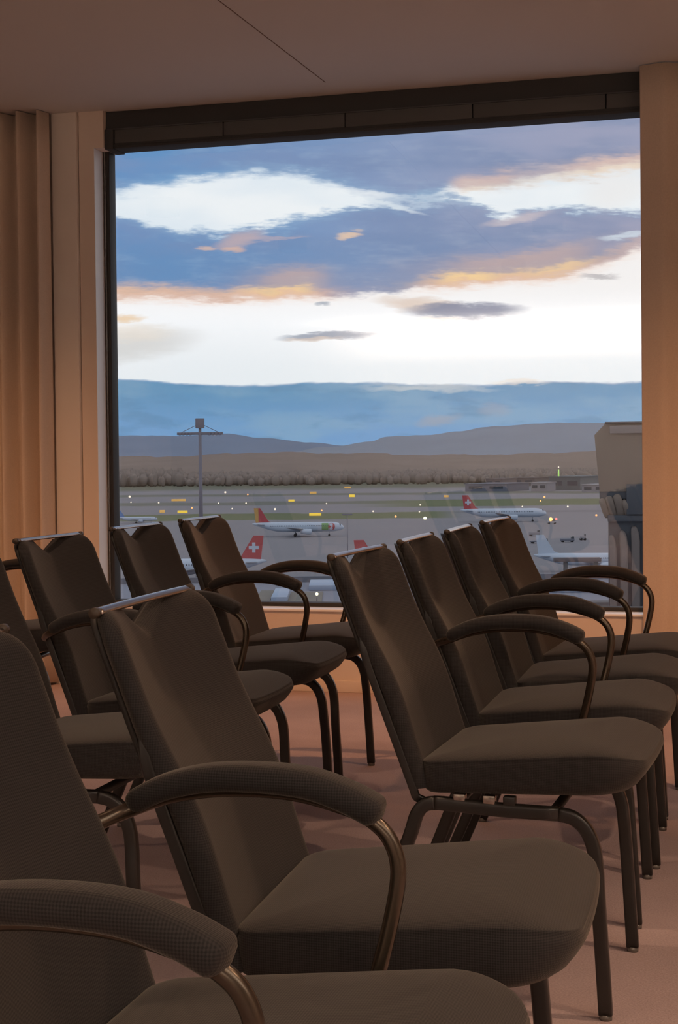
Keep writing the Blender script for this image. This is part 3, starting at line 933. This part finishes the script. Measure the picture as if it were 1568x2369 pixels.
for k, (x0, x1, ty) in enumerate(((1384, 1400, 1155), (1398, 1417, 1149), (1415, 1436, 1145), (1434, 1450, 1158))):
    # curved rib leaning inwards and down
    bm = bmesh.new()
    w = (x1 - x0) * px / 2; xm = tx((x0 + x1) / 2)
    H0, H1 = th(1193), th(ty)
    pts = spline([(xm + 0.42 - 0.12 * k * 0.5, 0.3, H0), (xm + 0.22, 0.0, H0 + (H1 - H0) * 0.35), (xm + 0.06, -0.15, H0 + (H1 - H0) * 0.75), (xm - 0.08, 0.1, H1)], 5)
    sweep(bm, pts, rrect(w * 0.92, 0.28, 0.2), side=(1, 0, 0), scale=[1.0] * (len(pts) - 3) + [0.92, 0.75, 0.4])
    link('upper_rib', bm, M['reflected'], t)
for k, (x0, x1, ty) in enumerate(((1407, 1425, 1238), (1430, 1451, 1228), (1456, 1478, 1218), (1484, 1506, 1212))):
    bm = bmesh.new()
    w = (x1 - x0) * px / 2; xm = tx((x0 + x1) / 2)
    H0, H1 = th(2040), th(ty)
    pts = [Vector((xm, 0.2, H0)), Vector((xm, 0.15, H1 - 2.2)), Vector((xm, 0.1, H1 - 1.2)), Vector((xm - 0.05, 0.12, H1 - 0.5)), Vector((xm - 0.12, 0.15, H1 - 0.15)), Vector((xm - 0.18, 0.2, H1))]
    sweep(bm, pts, rrect(w * 0.9, 0.25, 0.18), side=(1, 0, 0), scale=[1, 1, 1, 0.92, 0.7, 0.3])
    link('lower_rib', bm, M['reflected_fin'], t)

# pier of the terminal in front, seen from above: blue grey flat roof with strips
M['pier_roof'] = simple('blue grey roof', (0.20, 0.215, 0.275, 1), 0.6, noise=0.15, nscale=0.06)
M['pier_wall'] = simple('pier facade', (0.16, 0.17, 0.21, 1), 0.6)
M['roof_light'] = simple('pale rooflight', (0.30, 0.38, 0.52, 1), 0.35)
M['roof_dark'] = simple('dark roof strip', (0.11, 0.11, 0.12, 1), 0.8)
M['roof_olive'] = simple('gravel roof', (0.19, 0.185, 0.165, 1), 0.9, noise=0.15, nscale=0.3)
PZ = GROUND + 11.0
def on_pier(x, y): return on_ground(x, y, PZ)
po = on_pier(784, 1345); po.z = GROUND
t = thing('terminal_pier', 'long low terminal pier with blue grey flat roof just above the window sill', 'building', po, HX)
def ploc(p): 
    d = p - po; return Vector((d.dot(R0), d.dot(F0), p.z - GROUND))
def roofbox(name, x0, x1, y0, y1, z0, z1, mat, bev=0.0):
    l0 = ploc(on_pier((x0 + x1) / 2, y1)); l1 = ploc(on_pier((x0 + x1) / 2, y0))
    xa = ploc(on_pier(x0, (y0 + y1) / 2)).x; xb = ploc(on_pier(x1, (y0 + y1) / 2)).x
    return box_obj(name, (xa, l0.y, 11.0 + z0), (xb, l1.y, 11.0 + z1), mat, t, bev)
l1 = ploc(on_pier(784, 1345))
box_obj('pier_body', (-110, -90, 0), (110, l1.y, 11.0), M['pier_roof'], t)
box_obj('roof_edge', (-110, l1.y - 0.6, 11.0), (110, l1.y, 11.9), M['pier_wall'], t)
roofbox('roof_light', 480, 545, 1362, 1372, 0, 0.8, M['roof_light'], 0.1)
roofbox('roof_light', 716, 790, 1352, 1366, 0, 0.8, M['roof_light'], 0.1)
roofbox('roof_light', 632, 668, 1374, 1396, 0, 0.9, M['roof_light'], 0.1)
roofbox('roof_strip', 600, 1480, 1401, 1406, 0, 0.5, M['roof_dark'])
roofbox('gravel_field', 668, 745, 1371, 1398, 0, 0.15, M['roof_olive'])
roofbox('gravel_field', 595, 628, 1368, 1398, 0, 0.15, M['roof_olive'])
roofbox('gravel_field', 1240, 1330, 1352, 1362, 0, 0.15, M['roof_olive'])
roofbox('gravel_field', 1390, 1480, 1360, 1385, 0, 0.15, M['roof_olive'])
roofbox('roof_light', 1262, 1420, 1366, 1371, 0, 0.6, M['roof_light'], 0.1)
# bright lamp on the pier
M['lamp_warm'] = simple('lit lamp', (0.9, 0.85, 0.6, 1), 0.4, emit=(1.0, 0.88, 0.50, 1), estr=3.0)
M['lamp_white'] = simple('lit white lamp', (0.9, 0.85, 0.75, 1), 0.4, emit=(1.0, 0.82, 0.62, 1), estr=0.9)
M['lamp_orange'] = simple('lit orange lamp', (0.9, 0.5, 0.2, 1), 0.4, emit=(1.0, 0.42, 0.14, 1), estr=1.3)
M['lamp_red'] = simple('lit red lamp', (0.9, 0.2, 0.2, 1), 0.4, emit=(1.0, 0.22, 0.20, 1), estr=1.2)
M['lamp_fire'] = simple('bright orange nose lamp', (0.9, 0.5, 0.2, 1), 0.4, emit=(1.0, 0.45, 0.12, 1), estr=3.0)
M['lamp_green'] = simple('lit green lamp', (0.4, 0.9, 0.3, 1), 0.4, emit=(0.45, 0.75, 0.12, 1), estr=0.7)
M['sign_y'] = simple('lit yellow sign face', (0.8, 0.6, 0.1, 1), 0.5, emit=(0.95, 0.62, 0.05, 1), estr=0.62)
M['sign_o'] = simple('lit orange sign face', (0.7, 0.45, 0.15, 1), 0.5, emit=(0.75, 0.40, 0.08, 1), estr=0.42)
pb = on_pier(733, 1393)
t = thing('roof_lamp', 'bright round lamp on a post on the pier roof', 'lamp', pb, HX)
dist = (pb - CAM).dot(fwd); px = dist / FPX
zl = at_depth(733, 1374, dist).z - pb.z
bm = bmesh.new(); cyl(bm, (0, 0, 0), (0, 0, zl), 0.08, 8); link('post', bm, M['mast'], t)
bm = bmesh.new(); bmesh.ops.create_uvsphere(bm, u_segments=16, v_segments=10, radius=3.6 * px, matrix=Matrix.Translation((0, 0, zl))); link('globe', bm, M['lamp_warm'], t)

# taxiway signs: lit boxes on short legs
def sign(x, y, w, h, mat, label):
    p = on_ground(x, y + h / 2 + 1.0)
    d = (p - CAM).dot(fwd); k = d / FPX
    t = thing('taxiway_sign', label, 'sign', p, HX, 'lit yellow taxiway signs')
    z0, z1 = 1.0 * k, (h + 1.0) * k
    bm = bmesh.new(); box(bm, (-w * k / 2, 0, z0), (w * k / 2, 0.5, z1), 0.08); sharp(link('sign_box', bm, mat, t))
    for sg in (-0.35, 0.35):
        bm = bmesh.new(); box(bm, (sg * w * k - 0.08, 0.15, 0), (sg * w * k + 0.08, 0.35, z0 + 0.05)); link('leg', bm, M['mast'], t)
for a in ((413, 1157, 33, 5, 'sign_o', 'long dull orange sign left of the mast'),
          (375, 1183, 12, 6, 'sign_o', 'short orange sign left of the mast on the grass strip'),
          (422, 1184, 23, 6, 'sign_y', 'bright yellow sign just left of the mast foot'),
          (724, 1140, 16, 5, 'sign_o', 'orange sign far above the white airliner nose'),
          (674, 1158, 14, 5, 'sign_y', 'yellow sign above the middle of the white airliner'),
          (729, 1190, 28, 6.5, 'sign_y', 'brightest yellow sign right above the white airliner fuselage'),
          (814, 1147, 13, 6, 'sign_y', 'yellow sign right of the lamp pole'),
          (804, 1128, 15, 4, 'sign_o', 'faint orange sign farthest behind the lamp pole'),
          (1032, 1148, 11, 5, 'sign_o', 'orange sign left above the taxiing airliner fin')):
    sign(a[0], a[1], a[2], a[3], M[a[4]], a[5])

# airfield lights: a lamp on a short stem
def afl(x, y, r, mat, label, hgt=2.2):
    d = (on_ground(x, y) - CAM).dot(fwd)
    k = d / FPX
    p = on_ground(x, y + hgt)
    t = thing('airfield_light', label, 'airfield light', p, 0, 'airfield lights along runways and taxiways')
    d = (p - CAM).dot(fwd); k = d / FPX
    bm = bmesh.new(); cyl(bm, (0, 0, 0), (0, 0, hgt * k), 0.12, 6); link('stem', bm, M['mast'], t)
    bm = bmesh.new(); bmesh.ops.create_icosphere(bm, subdivisions=2, radius=r * k, matrix=Matrix.Translation((0, 0, hgt * k))); link('lamp', bm, mat, t)
W_, O_, R_ = M['lamp_white'], M['lamp_orange'], M['lamp_red']
for a in ((300, 1149, 2.6, W_, 'pale light at the far left beside the window frame'),
          (521, 1139, 2.4, W_, 'pale light right of the mast arm on the far runway'),
          (573, 1144, 1.8, O_, 'faint orange light above the red yellow fin'),
          (303, 1162, 1.6, W_, 'small light below the far left pale light'),
          (367, 1163, 1.8, W_, 'small light below the long dull orange sign'),
          (505, 1164, 1.6, W_, 'small light just right of the mast on the middle runway'),
          (569, 1164, 1.8, W_, 'small light left of the red yellow fin tip'),
          (444, 1175, 2.0, O_, 'orange light above the bright sign at the mast foot'),
          (537, 1177, 1.8, W_, 'light between the mast and the red yellow fin'),
          (636, 1178, 2.6, W_, 'bright light touching the right side of the red yellow fin'),
          (744, 1181, 2.0, O_, 'light right above the brightest yellow sign'),
          (755, 1165, 1.6, W_, 'small light above the airliner nose on the middle runway'),
          (863, 1183, 2.0, W_, 'light midway between the two taxiing airliners'),
          (972, 1168, 2.0, W_, 'upper light of the pair above the bright yellow lamp'),
          (970, 1184, 1.8, W_, 'lower light of the pair above the bright yellow lamp'),
          (915, 1195, 2.6, O_, 'orange light left of the bright yellow lamp'),
          (983, 1199, 3.8, M['lamp_warm'], 'bright yellow lamp left of the cross marked fin'),
          (1095, 1169, 2.2, W_, 'light just right of the taxiing airliner fin'),
          (1208, 1172, 1.8, W_, 'light above the middle of the taxiing airliner'),
          (1250, 1159, 2.0, O_, 'lower of two orange lights on the right grass strip'),
          (1259, 1150, 2.4, O_, 'upper of two orange lights on the right grass strip'),
          (1313, 1172, 2.2, W_, 'light right of the taxiing airliner on the grass edge'),
          (1379, 1192, 2.4, O_, 'orange light at the left side of the brown reflected block'),
          (1356, 1121, 2.4, W_, 'white light beside the teal terminal')):
    afl(*a)
# beacon on the teal terminal and the lamps at the nose of the taxiing airliner
p = on_ground(1292, 1134); d = (p - CAM).dot(fwd); k = d / FPX
t = thing('beacon_mast', 'green lit beacon mast on the teal terminal', 'beacon', (p.x, p.y, at_depth(1292, 1104, d).z + 1.0), HX)
bm = bmesh.new(); cyl(bm, (0, 0, 0), (0, 0, 16 * k), 2.0 * k, 8, 1.4 * k); link('lit_tube', bm, M['lamp_green'], t)
bm = bmesh.new(); bmesh.ops.create_icosphere(bm, subdivisions=2, radius=1.8 * k, matrix=Matrix.Translation((0, 0, 21 * k))); link('top_lamp', bm, M['lamp_white'], t)
bm = bmesh.new(); cyl(bm, (0, 0, 15 * k), (0, 0, 20 * k), 0.5 * k, 6); link('rod', bm, M['mast'], t)
p = on_ground(1276, 1212); d = (p - CAM).dot(fwd); k = d / FPX
t = thing('tow_tractor', 'tow tractor with glowing orange lamp at the taxiing airliner nose', 'vehicle', p, HX)
bm = bmesh.new(); box(bm, (-2.2, -1.2, 0.35), (2.2, 1.2, 1.3), 0.1); sharp(link('body', bm, M['grey_air'], t))
bm = bmesh.new(); box(bm, (-0.2, -1.0, 1.2), (1.6, 1.0, 2.2), 0.1); sharp(link('cab', bm, M['b_dark'], t))
for wx in (-1.4, 1.4):
    for wy in (-1.1, 1.1):
        bm = bmesh.new(); cyl(bm, (wx, wy - 0.15, 0.4), (wx, wy + 0.15, 0.4), 0.4, 14); link('wheel', bm, M['dark_air'], t)
bm = bmesh.new(); bmesh.ops.create_icosphere(bm, subdivisions=2, radius=4.2 * k, matrix=Matrix.Translation((-0.6, -1.0, 2.2))); link('lamp', bm, M['lamp_fire'], t)
bm = bmesh.new(); bmesh.ops.create_icosphere(bm, subdivisions=2, radius=2.8 * k, matrix=Matrix.Translation((2.0, -0.9, 2.3))); link('lamp', bm, M['lamp_red'], t)

# apron vehicles and jet bridge on the right
def cart(name, label, x, y, L, W, Hh, mat, cat):
    p = on_ground(x, y)
    t = thing(name, label, cat, p, HX + 0.1, 'vehicles on the apron')
    bm = bmesh.new(); box(bm, (-L / 2, -W / 2, 0.5), (L / 2, W / 2, Hh), 0.12); sharp(link('body', bm, mat, t))
    bm = bmesh.new(); box(bm, (L * 0.3, -W * 0.45, Hh - 0.1), (L * 0.48, W * 0.45, Hh + 0.8), 0.1); sharp(link('cab', bm, M['b_glass'], t))
    for wx in (-L * 0.35, L * 0.35):
        for wy in (-W * 0.42, W * 0.42):
            bm = bmesh.new(); cyl(bm, (wx, wy - 0.15, 0.45), (wx, wy + 0.15, 0.45), 0.45, 12); link('wheel', bm, M['dark_air'], t)
cart('apron_truck', 'pale truck alone on the apron above the carts', 1236, 1240, 4.2, 2.2, 1.6, M['b_pale'], 'truck')
cart('baggage_cart', 'left grey baggage cart in the line on the apron', 1246, 1257, 6.5, 2.0, 1.0, M['b_blue'], 'cart')
cart('baggage_cart', 'right grey baggage cart in the line on the apron', 1312, 1254, 5.0, 2.0, 1.3, M['b_blue'], 'cart')
cart('baggage_tug', 'pale tug at the right end of the cart line', 1348, 1250, 2.0, 1.6, 1.6, M['b_pale'], 'vehicle')
p = on_ground(1335, 1352); d = (p - CAM).dot(fwd); k = d / FPX
t = thing('jet_bridge', 'brown jet bridge beside the pale parked airliner', 'jet bridge', p, HX - 0.04)
zt = at_depth(1330, 1291, d).z - GROUND; zb = at_depth(1330, 1300, d).z - GROUND
box_obj('tunnel', (-52 * k, 0, zb), (56 * k, 3, zt), M['b_brown'], t, 0.1)
box_obj('support_leg', (-30 * k, 1, 0), (-30 * k + 1.0, 2, zb), M['b_dark'], t)
box_obj('support_leg', (40 * k, 1, 0), (40 * k + 1.0, 2, zb), M['b_dark'], t)

# ------------------------------------------------------------------ sky
w = bpy.data.worlds.new('evening sky'); scene.world = w; w.use_nodes = True
nt = w.node_tree; X = NX(nt)
bg = nt.nodes['Background']
tc = nt.nodes.new('ShaderNodeTexCoord')
D = tc.outputs['Generated']
dw = X.m('MAXIMUM', X.dot(D, F0), 0.06)
sx_ = X.add(X.mul(X.m('DIVIDE', X.dot(D, R0), dw), FPX), 784.0)            # bearing scale
sy_ = X.sub(X.sub(1067.0, X.mul(X.m('DIVIDE', X.dot(D, (0, 0, 1)), dw), FPX)), X.mul(X.sub(sx_, 784.0), 0.0105))   # elevation scale
vec = X.vec(X.mul(sx_, 0.001), X.mul(sy_, 0.0034))
nE = X.sub(X.noise(X.vec(X.add(X.mul(sx_, 0.005), 1.7), X.mul(sy_, 0.030)), 4.0, 4, 0.65, '2D'), 0.5)
nA = X.sub(X.noise(vec, 5.0, 5, 0.6, '2D'), 0.5)
vecB = X.vec(X.add(X.mul(sx_, 0.0022), 7.3), X.mul(sy_, 0.009))
nB = X.sub(X.noise(vecB, 4.0, 5, 0.6, '2D'), 0.5)
vecC = X.vec(X.add(X.mul(sx_, 0.0008), 3.1), X.add(X.mul(sy_, 0.003), 5.0))
nC = X.noise(vecC, 4.0, 3, 0.5, '2D')
yw = X.add(sy_, X.add(X.mul(nA, 58.0), X.add(X.mul(nB, 44.0), X.mul(nE, 22.0))))
def CV(pts): return X.curve(sx_, pts, 200, 1540, 200, 1000)
def inside(top, bot, s1, s2):
    return X.mul(X.smooth(X.sub(yw, top), -s1, s1), X.smooth(X.sub(bot, yw), -s2, s2))
L = lambda r, g_, b_: lin((r, g_, b_))
# cloud body colour
side = X.smooth(sx_, 250, 1450)
cloud = X.mix(side, L(108, 158, 210), L(168, 174, 202))
cloud = X.mix(X.smooth(nC, 0.35, 0.72), cloud, X.mix(side, L(126, 158, 204), L(142, 158, 192)))
lowmid = X.mul(X.smooth(sy_, 520, 610), X.sub(1.0, X.smooth(sy_, 650, 720)))
cloud = X.mix(X.mul(lowmid, 0.35), cloud, L(112, 148, 192))
tex = X.mul(X.smooth(X.add(X.mul(nB, 1.0), X.add(X.mul(nA, 0.8), X.mul(nE, 0.45))), -0.05, 0.42), 0.42)
cloud = X.mix(tex, cloud, X.mix(side, L(150, 186, 222), L(182, 188, 210)))
sky = cloud
bright = X.mix(X.smooth(nC, 0.3, 0.8), (1.02, 1.07, 1.10, 1), (0.88, 0.98, 1.06, 1))
# upper openings
T1 = CV([(200, 452), (265, 448), (400, 428), (560, 405), (700, 410), (800, 435), (880, 462), (960, 474), (1540, 475)])
B1 = CV([(200, 492), (265, 494), (430, 538), (560, 532), (660, 520), (780, 490), (860, 474), (960, 474), (1540, 475)])
m1 = inside(T1, B1, 16, 10)
T2 = CV([(200, 470), (1000, 468), (1045, 448), (1130, 430), (1250, 418), (1475, 388), (1540, 380)])
B2 = CV([(200, 470), (1000, 468), (1060, 462), (1170, 500), (1240, 484), (1350, 488), (1475, 494), (1540, 494)])
m2 = inside(T2, B2, 14, 9)
# main bright band
T3 = CV([(200, 684), (270, 684), (420, 688), (600, 690), (700, 678), (780, 682), (930, 672), (1000, 662), (1150, 652), (1300, 632), (1400, 608), (1475, 578), (1540, 560)])
B3 = CV([(200, 880), (270, 878), (370, 882), (440, 890), (600, 893), (760, 886), (950, 890), (1100, 893), (1250, 884), (1400, 886), (1540, 886)])
yk = X.add(sy_, X.add(X.mul(nA, 30.0), X.add(X.mul(nB, 34.0), X.mul(nE, 24.0))))
m3 = X.mul(X.smooth(X.sub(yk, T3), -10, 10), X.smooth(X.sub(B3, X.add(sy_, X.mul(nB, 16.0))), -5, 5))
def glow(curve, dy, width, xamp):
    dlt = X.m('DIVIDE', X.sub(X.sub(yk, curve), dy), width)
    g_ = X.m('EXPONENT', X.mul(X.mul(dlt, dlt), -1.0))
    return X.mul(g_, X.curve(sx_, xamp, 200, 1540, 0, 1))
# thin blue veil at the edge of the openings
veil = X.mix(0.5, cloud, L(150, 200, 235))
sky = X.mix(X.mul(X.add(inside(T1, B1, 42, 22), inside(T2, B2, 34, 16)), 0.7), sky, L(172, 218, 246))
sky = X.mix(m1, sky, bright)
sky = X.mix(m2, sky, bright)
white = X.mix(X.smooth(sy_, 700, 880), (1.12, 1.14, 1.17, 1), (0.96, 1.02, 1.06, 1))
white = X.mix(X.smooth(sy_, 640, 760), (1.08, 1.06, 1.05, 1), white)
sky = X.mix(m3, sky, white)
# warm rims under the clouds
sky = X.mix(glow(T3, -6.0, 17.0, [(200, 0.75), (330, 0.8), (520, 0.75), (640, 0.85), (720, 0.75), (800, 0.3), (900, 0.12), (980, 0.45), (1080, 0.8), (1280, 0.7), (1400, 0.45), (1540, 0.3)]), sky, (0.98, 0.60, 0.40, 1))
sky = X.mix(glow(T3, -42.0, 22.0, [(200, 0.0), (480, 0.0), (590, 0.25), (680, 0.65), (750, 0.45), (820, 0.1), (1000, 0.2), (1150, 0.65), (1300, 0.6), (1400, 0.2), (1540, 0.0)]), sky, (0.72, 0.50, 0.42, 1))
sky = X.mix(glow(T3, -14.0, 11.0, [(200, 0.2), (500, 0.1), (620, 0.6), (690, 0.65), (760, 0.0), (1000, 0.2), (1090, 0.85), (1180, 0.4), (1300, 0.6), (1400, 0.1), (1540, 0.0)]), sky, (1.12, 0.80, 0.40, 1))
sky = X.mix(glow(T2, -14.0, 18.0, [(200, 0.0), (1020, 0.0), (1080, 0.75), (1160, 0.75), (1230, 0.45), (1330, 0.7), (1420, 0.85), (1540, 0.8)]), sky, (0.85, 0.62, 0.54, 1))
sky = X.mix(glow(T2, 2.0, 10.0, [(200, 0.0), (1050, 0.0), (1100, 0.6), (1180, 0.4), (1300, 0.5), (1440, 0.9), (1540, 0.8)]), sky, (0.98, 0.82, 0.66, 1))
# single clouds and pink flecks: (x, y, half width, half height, slope, colour, strength)
def blob(px_, py_, rx, ry, sl, colr, k, s=0.35):
    global sky
    ex = X.m('DIVIDE', X.sub(sx_, px_), rx)
    ey = X.m('DIVIDE', X.sub(X.add(sy_, X.add(X.mul(nB, 26.0), X.mul(nE, 14.0))), X.add(py_, X.mul(X.sub(sx_, px_), sl))), ry)
    d2 = X.add(X.mul(ex, ex), X.mul(ey, ey))
    sky = X.mix(X.mul(X.sub(1.0, X.smooth(d2, 1 - s * 1.6, 1 + s * 1.6)), k), sky, colr)
blob(980, 706, 95, 17, 0.08, (0.82, 0.64, 0.52, 1), 0.75, 0.6)
blob(1080, 720, 125, 19, 0.0, L(142, 148, 172), 0.95, 0.45)
blob(1000, 742, 70, 7, 0.0, (0.93, 0.80, 0.70, 1), 0.6, 0.6)
blob(760, 778, 100, 10, -0.06, L(150, 162, 182), 0.9, 0.5)
blob(725, 786, 60, 6, -0.05, (0.90, 0.74, 0.62, 1), 0.6, 0.6)
blob(750, 704, 16, 5, 0.0, L(170, 180, 195), 0.8, 0.6)
blob(290, 735, 46, 9, 0.0, (0.97, 0.70, 0.42, 1), 0.8, 0.6)
blob(310, 800, 130, 32, -0.12, (0.62, 0.60, 0.56, 1), 0.55, 0.8)
blob(300, 768, 90, 18, 0.0, (0.97, 0.84, 0.68, 1), 0.45, 0.8)
blob(560, 556, 52, 16, -0.25, (0.64, 0.50, 0.52, 1), 0.8, 0.7)
blob(483, 576, 22, 6, 0.0, (0.80, 0.57, 0.48, 1), 0.8, 0.7)
blob(545, 578, 26, 7, 0.0, (0.84, 0.56, 0.44, 1), 0.8, 0.7)
blob(640, 552, 70, 5, -0.05, (0.60, 0.50, 0.56, 1), 0.6, 0.7)
blob(814, 546, 28, 7, -0.1, (0.92, 0.68, 0.50, 1), 0.85, 0.6)
blob(1200, 508, 70, 9, -0.18, (0.82, 0.70, 0.70, 1), 0.6, 0.7)
blob(1450, 547, 55, 7, -0.08, (0.76, 0.86, 0.95, 1), 0.8, 0.6)
blob(1430, 440, 70, 40, -0.2, (1.0, 1.0, 1.0, 1), 0.8, 0.7)
blob(1390, 640, 40, 5, 0.0, L(165, 160, 165), 0.6, 0.7)
blob(905, 474, 70, 5, 0.30, (0.86, 0.95, 1.02, 1), 0.8, 0.8)
blob(860, 450, 60, 7, 0.15, (0.92, 0.98, 1.04, 1), 0.7, 0.8)
# low blue band of cloud above the hills
band = X.smooth(X.sub(X.add(sy_, X.mul(nB, 16.0)), B3), -5, 5)
bandc = X.mix(X.smooth(sy_, 885, 1010), L(106, 158, 198), L(120, 168, 216))
bandc = X.mix(X.mul(X.smooth(nC, 0.42, 0.7), 0.6), bandc, L(142, 180, 208))
bandc = X.mix(X.mul(X.smooth(nA, 0.02, 0.2), 0.5), bandc, L(98, 146, 184))
sky = X.mix(band, sky, bandc)
blob(1016, 972, 46, 13, -0.12, L(160, 172, 190), 0.8, 0.7)
blob(1145, 950, 34, 12, 0.0, L(158, 172, 192), 0.6, 0.8)
blob(990, 898, 130, 7, 0.02, (0.85, 0.84, 0.78, 1), 0.5, 0.8)
blob(1200, 884, 60, 5, 0.0, (0.95, 0.86, 0.76, 1), 0.6, 0.8)
# overhead sky out of view, brightened to light the airfield
sky = X.mix(X.sub(1.0, X.smooth(sy_, -1400, 60)), sky, (0.64, 0.66, 0.70, 1))
# below the horizon
sky = X.mix(X.smooth(sy_, 1066, 1120), sky, (0.12, 0.12, 0.14, 1))
nt.links.new(sky, bg.inputs['Color'])
bg.inputs['Strength'].default_value = 1.0
w.cycles.sampling_method='NONE'

# ------------------------------------------------------------------ lamps of the room, added fill
def spot(name, x, y, z, power, ang, blend, colr, target=None, size=0.06):
    l = bpy.data.lights.new(name, 'SPOT'); l.energy = power; l.color = colr
    l.spot_size = math.radians(ang); l.spot_blend = blend; l.shadow_soft_size = 0.03
    o = bpy.data.objects.new(name, l); COL.objects.link(o); o.location = (x, y, z)
    bm = bmesh.new()                       # unseen ring added to shield glass and upper wall from the lamp
    r_ = [[bm.verts.new((x + r * math.cos(2 * PI * k / 24), y + r * math.sin(2 * PI * k / 24), zz)) for k in range(24)] for r, zz in ((0.10, CEIL), (0.10, CEIL - 0.10), (0.106, CEIL - 0.10), (0.106, CEIL))]
    for a_, b_ in zip(r_, r_[1:] + r_[:1]):
        for k in range(24): bm.faces.new((a_[k], a_[(k + 1) % 24], b_[(k + 1) % 24], b_[k]))
    link('added_baffle_ring', bm, M['header'], ceil)
    if target:
        o.rotation_euler = (Vector(target) - Vector((x, y, z))).to_track_quat('-Z', 'Y').to_euler()
    return o
WARM = (1.0, 0.64, 0.41)
WALLC = (1.0, 0.46, 0.20)
SOFT = (1.0, 0.86, 0.74)
for x, p_ in ((-3.7, 80), (-1.9, 100), (-0.1, 105), (1.7, 70)):      # wall washers above the window wall
    spot('downlight', x, 4.7, CEIL - 0.03, p_, 112, 1.0, WALLC, (x, YW, 0.45))
for x, y, p_ in ((-3.4, 2.8, 40), (-1.4, 3.2, 46), (0.9, 3.0, 88), (1.5, 2.0, 84), (2.8, 1.6, 100), (-2.0, 0.9, 26), (-4.5, 0, 20), (0.6, 0.2, 44), (-1, -3, 26)):
    spot('downlight', x, y, CEIL - 0.03, p_, 126, 1.0, WARM)
def area(name, loc, target, sx_a, sy_a, power, colr):
    l = bpy.data.lights.new(name, 'AREA'); l.shape = 'RECTANGLE'; l.size = sx_a; l.size_y = sy_a
    l.energy = power; l.color = colr
    o = bpy.data.objects.new(name, l); COL.objects.link(o); o.location = loc
    o.rotation_euler = (Vector(target) - Vector(loc)).to_track_quat('-Z', 'Y').to_euler()
# added upward fill out of view, brightening ceiling and upper walls
area('ceiling_fill', (-1.5, -4.4, 2.3), (-1.5, -4.39, 2.79), 7.0, 0.3, 180, SOFT)
area('ceiling_fill', (3.7, 0.5, 2.3), (3.69, 0.5, 2.79), 0.3, 6.0, 110, SOFT)

# ------------------------------------------------------------------ camera
cam = bpy.data.cameras.new('camera'); co = bpy.data.objects.new('camera', cam); COL.objects.link(co)
co.location = CAM
rot = Matrix((RIGHT, UP, -fwd)).transposed()
co.rotation_euler = rot.to_euler()
cam.sensor_fit = 'VERTICAL'; cam.sensor_height = 36.0
cam.lens = FPX / 2369 * 36.0
cam.shift_y = -50.0 / 2369
cam.clip_start = 0.05; cam.clip_end = 20000
scene.camera = co

scene.cycles.use_denoising = True
scene.cycles.max_bounces = 7
scene.cycles.diffuse_bounces = 4
scene.cycles.glossy_bounces = 3
scene.cycles.use_adaptive_sampling = True
scene.cycles.adaptive_threshold = 0.04
scene.cycles.transparent_max_bounces = 16
scene.cycles.sample_clamp_indirect = 4.0
vs = scene.view_settings
vs.view_transform = 'Standard'; vs.look = 'None'; vs.exposure = 0.0; vs.gamma = 1.0
vs.use_curve_mapping = False
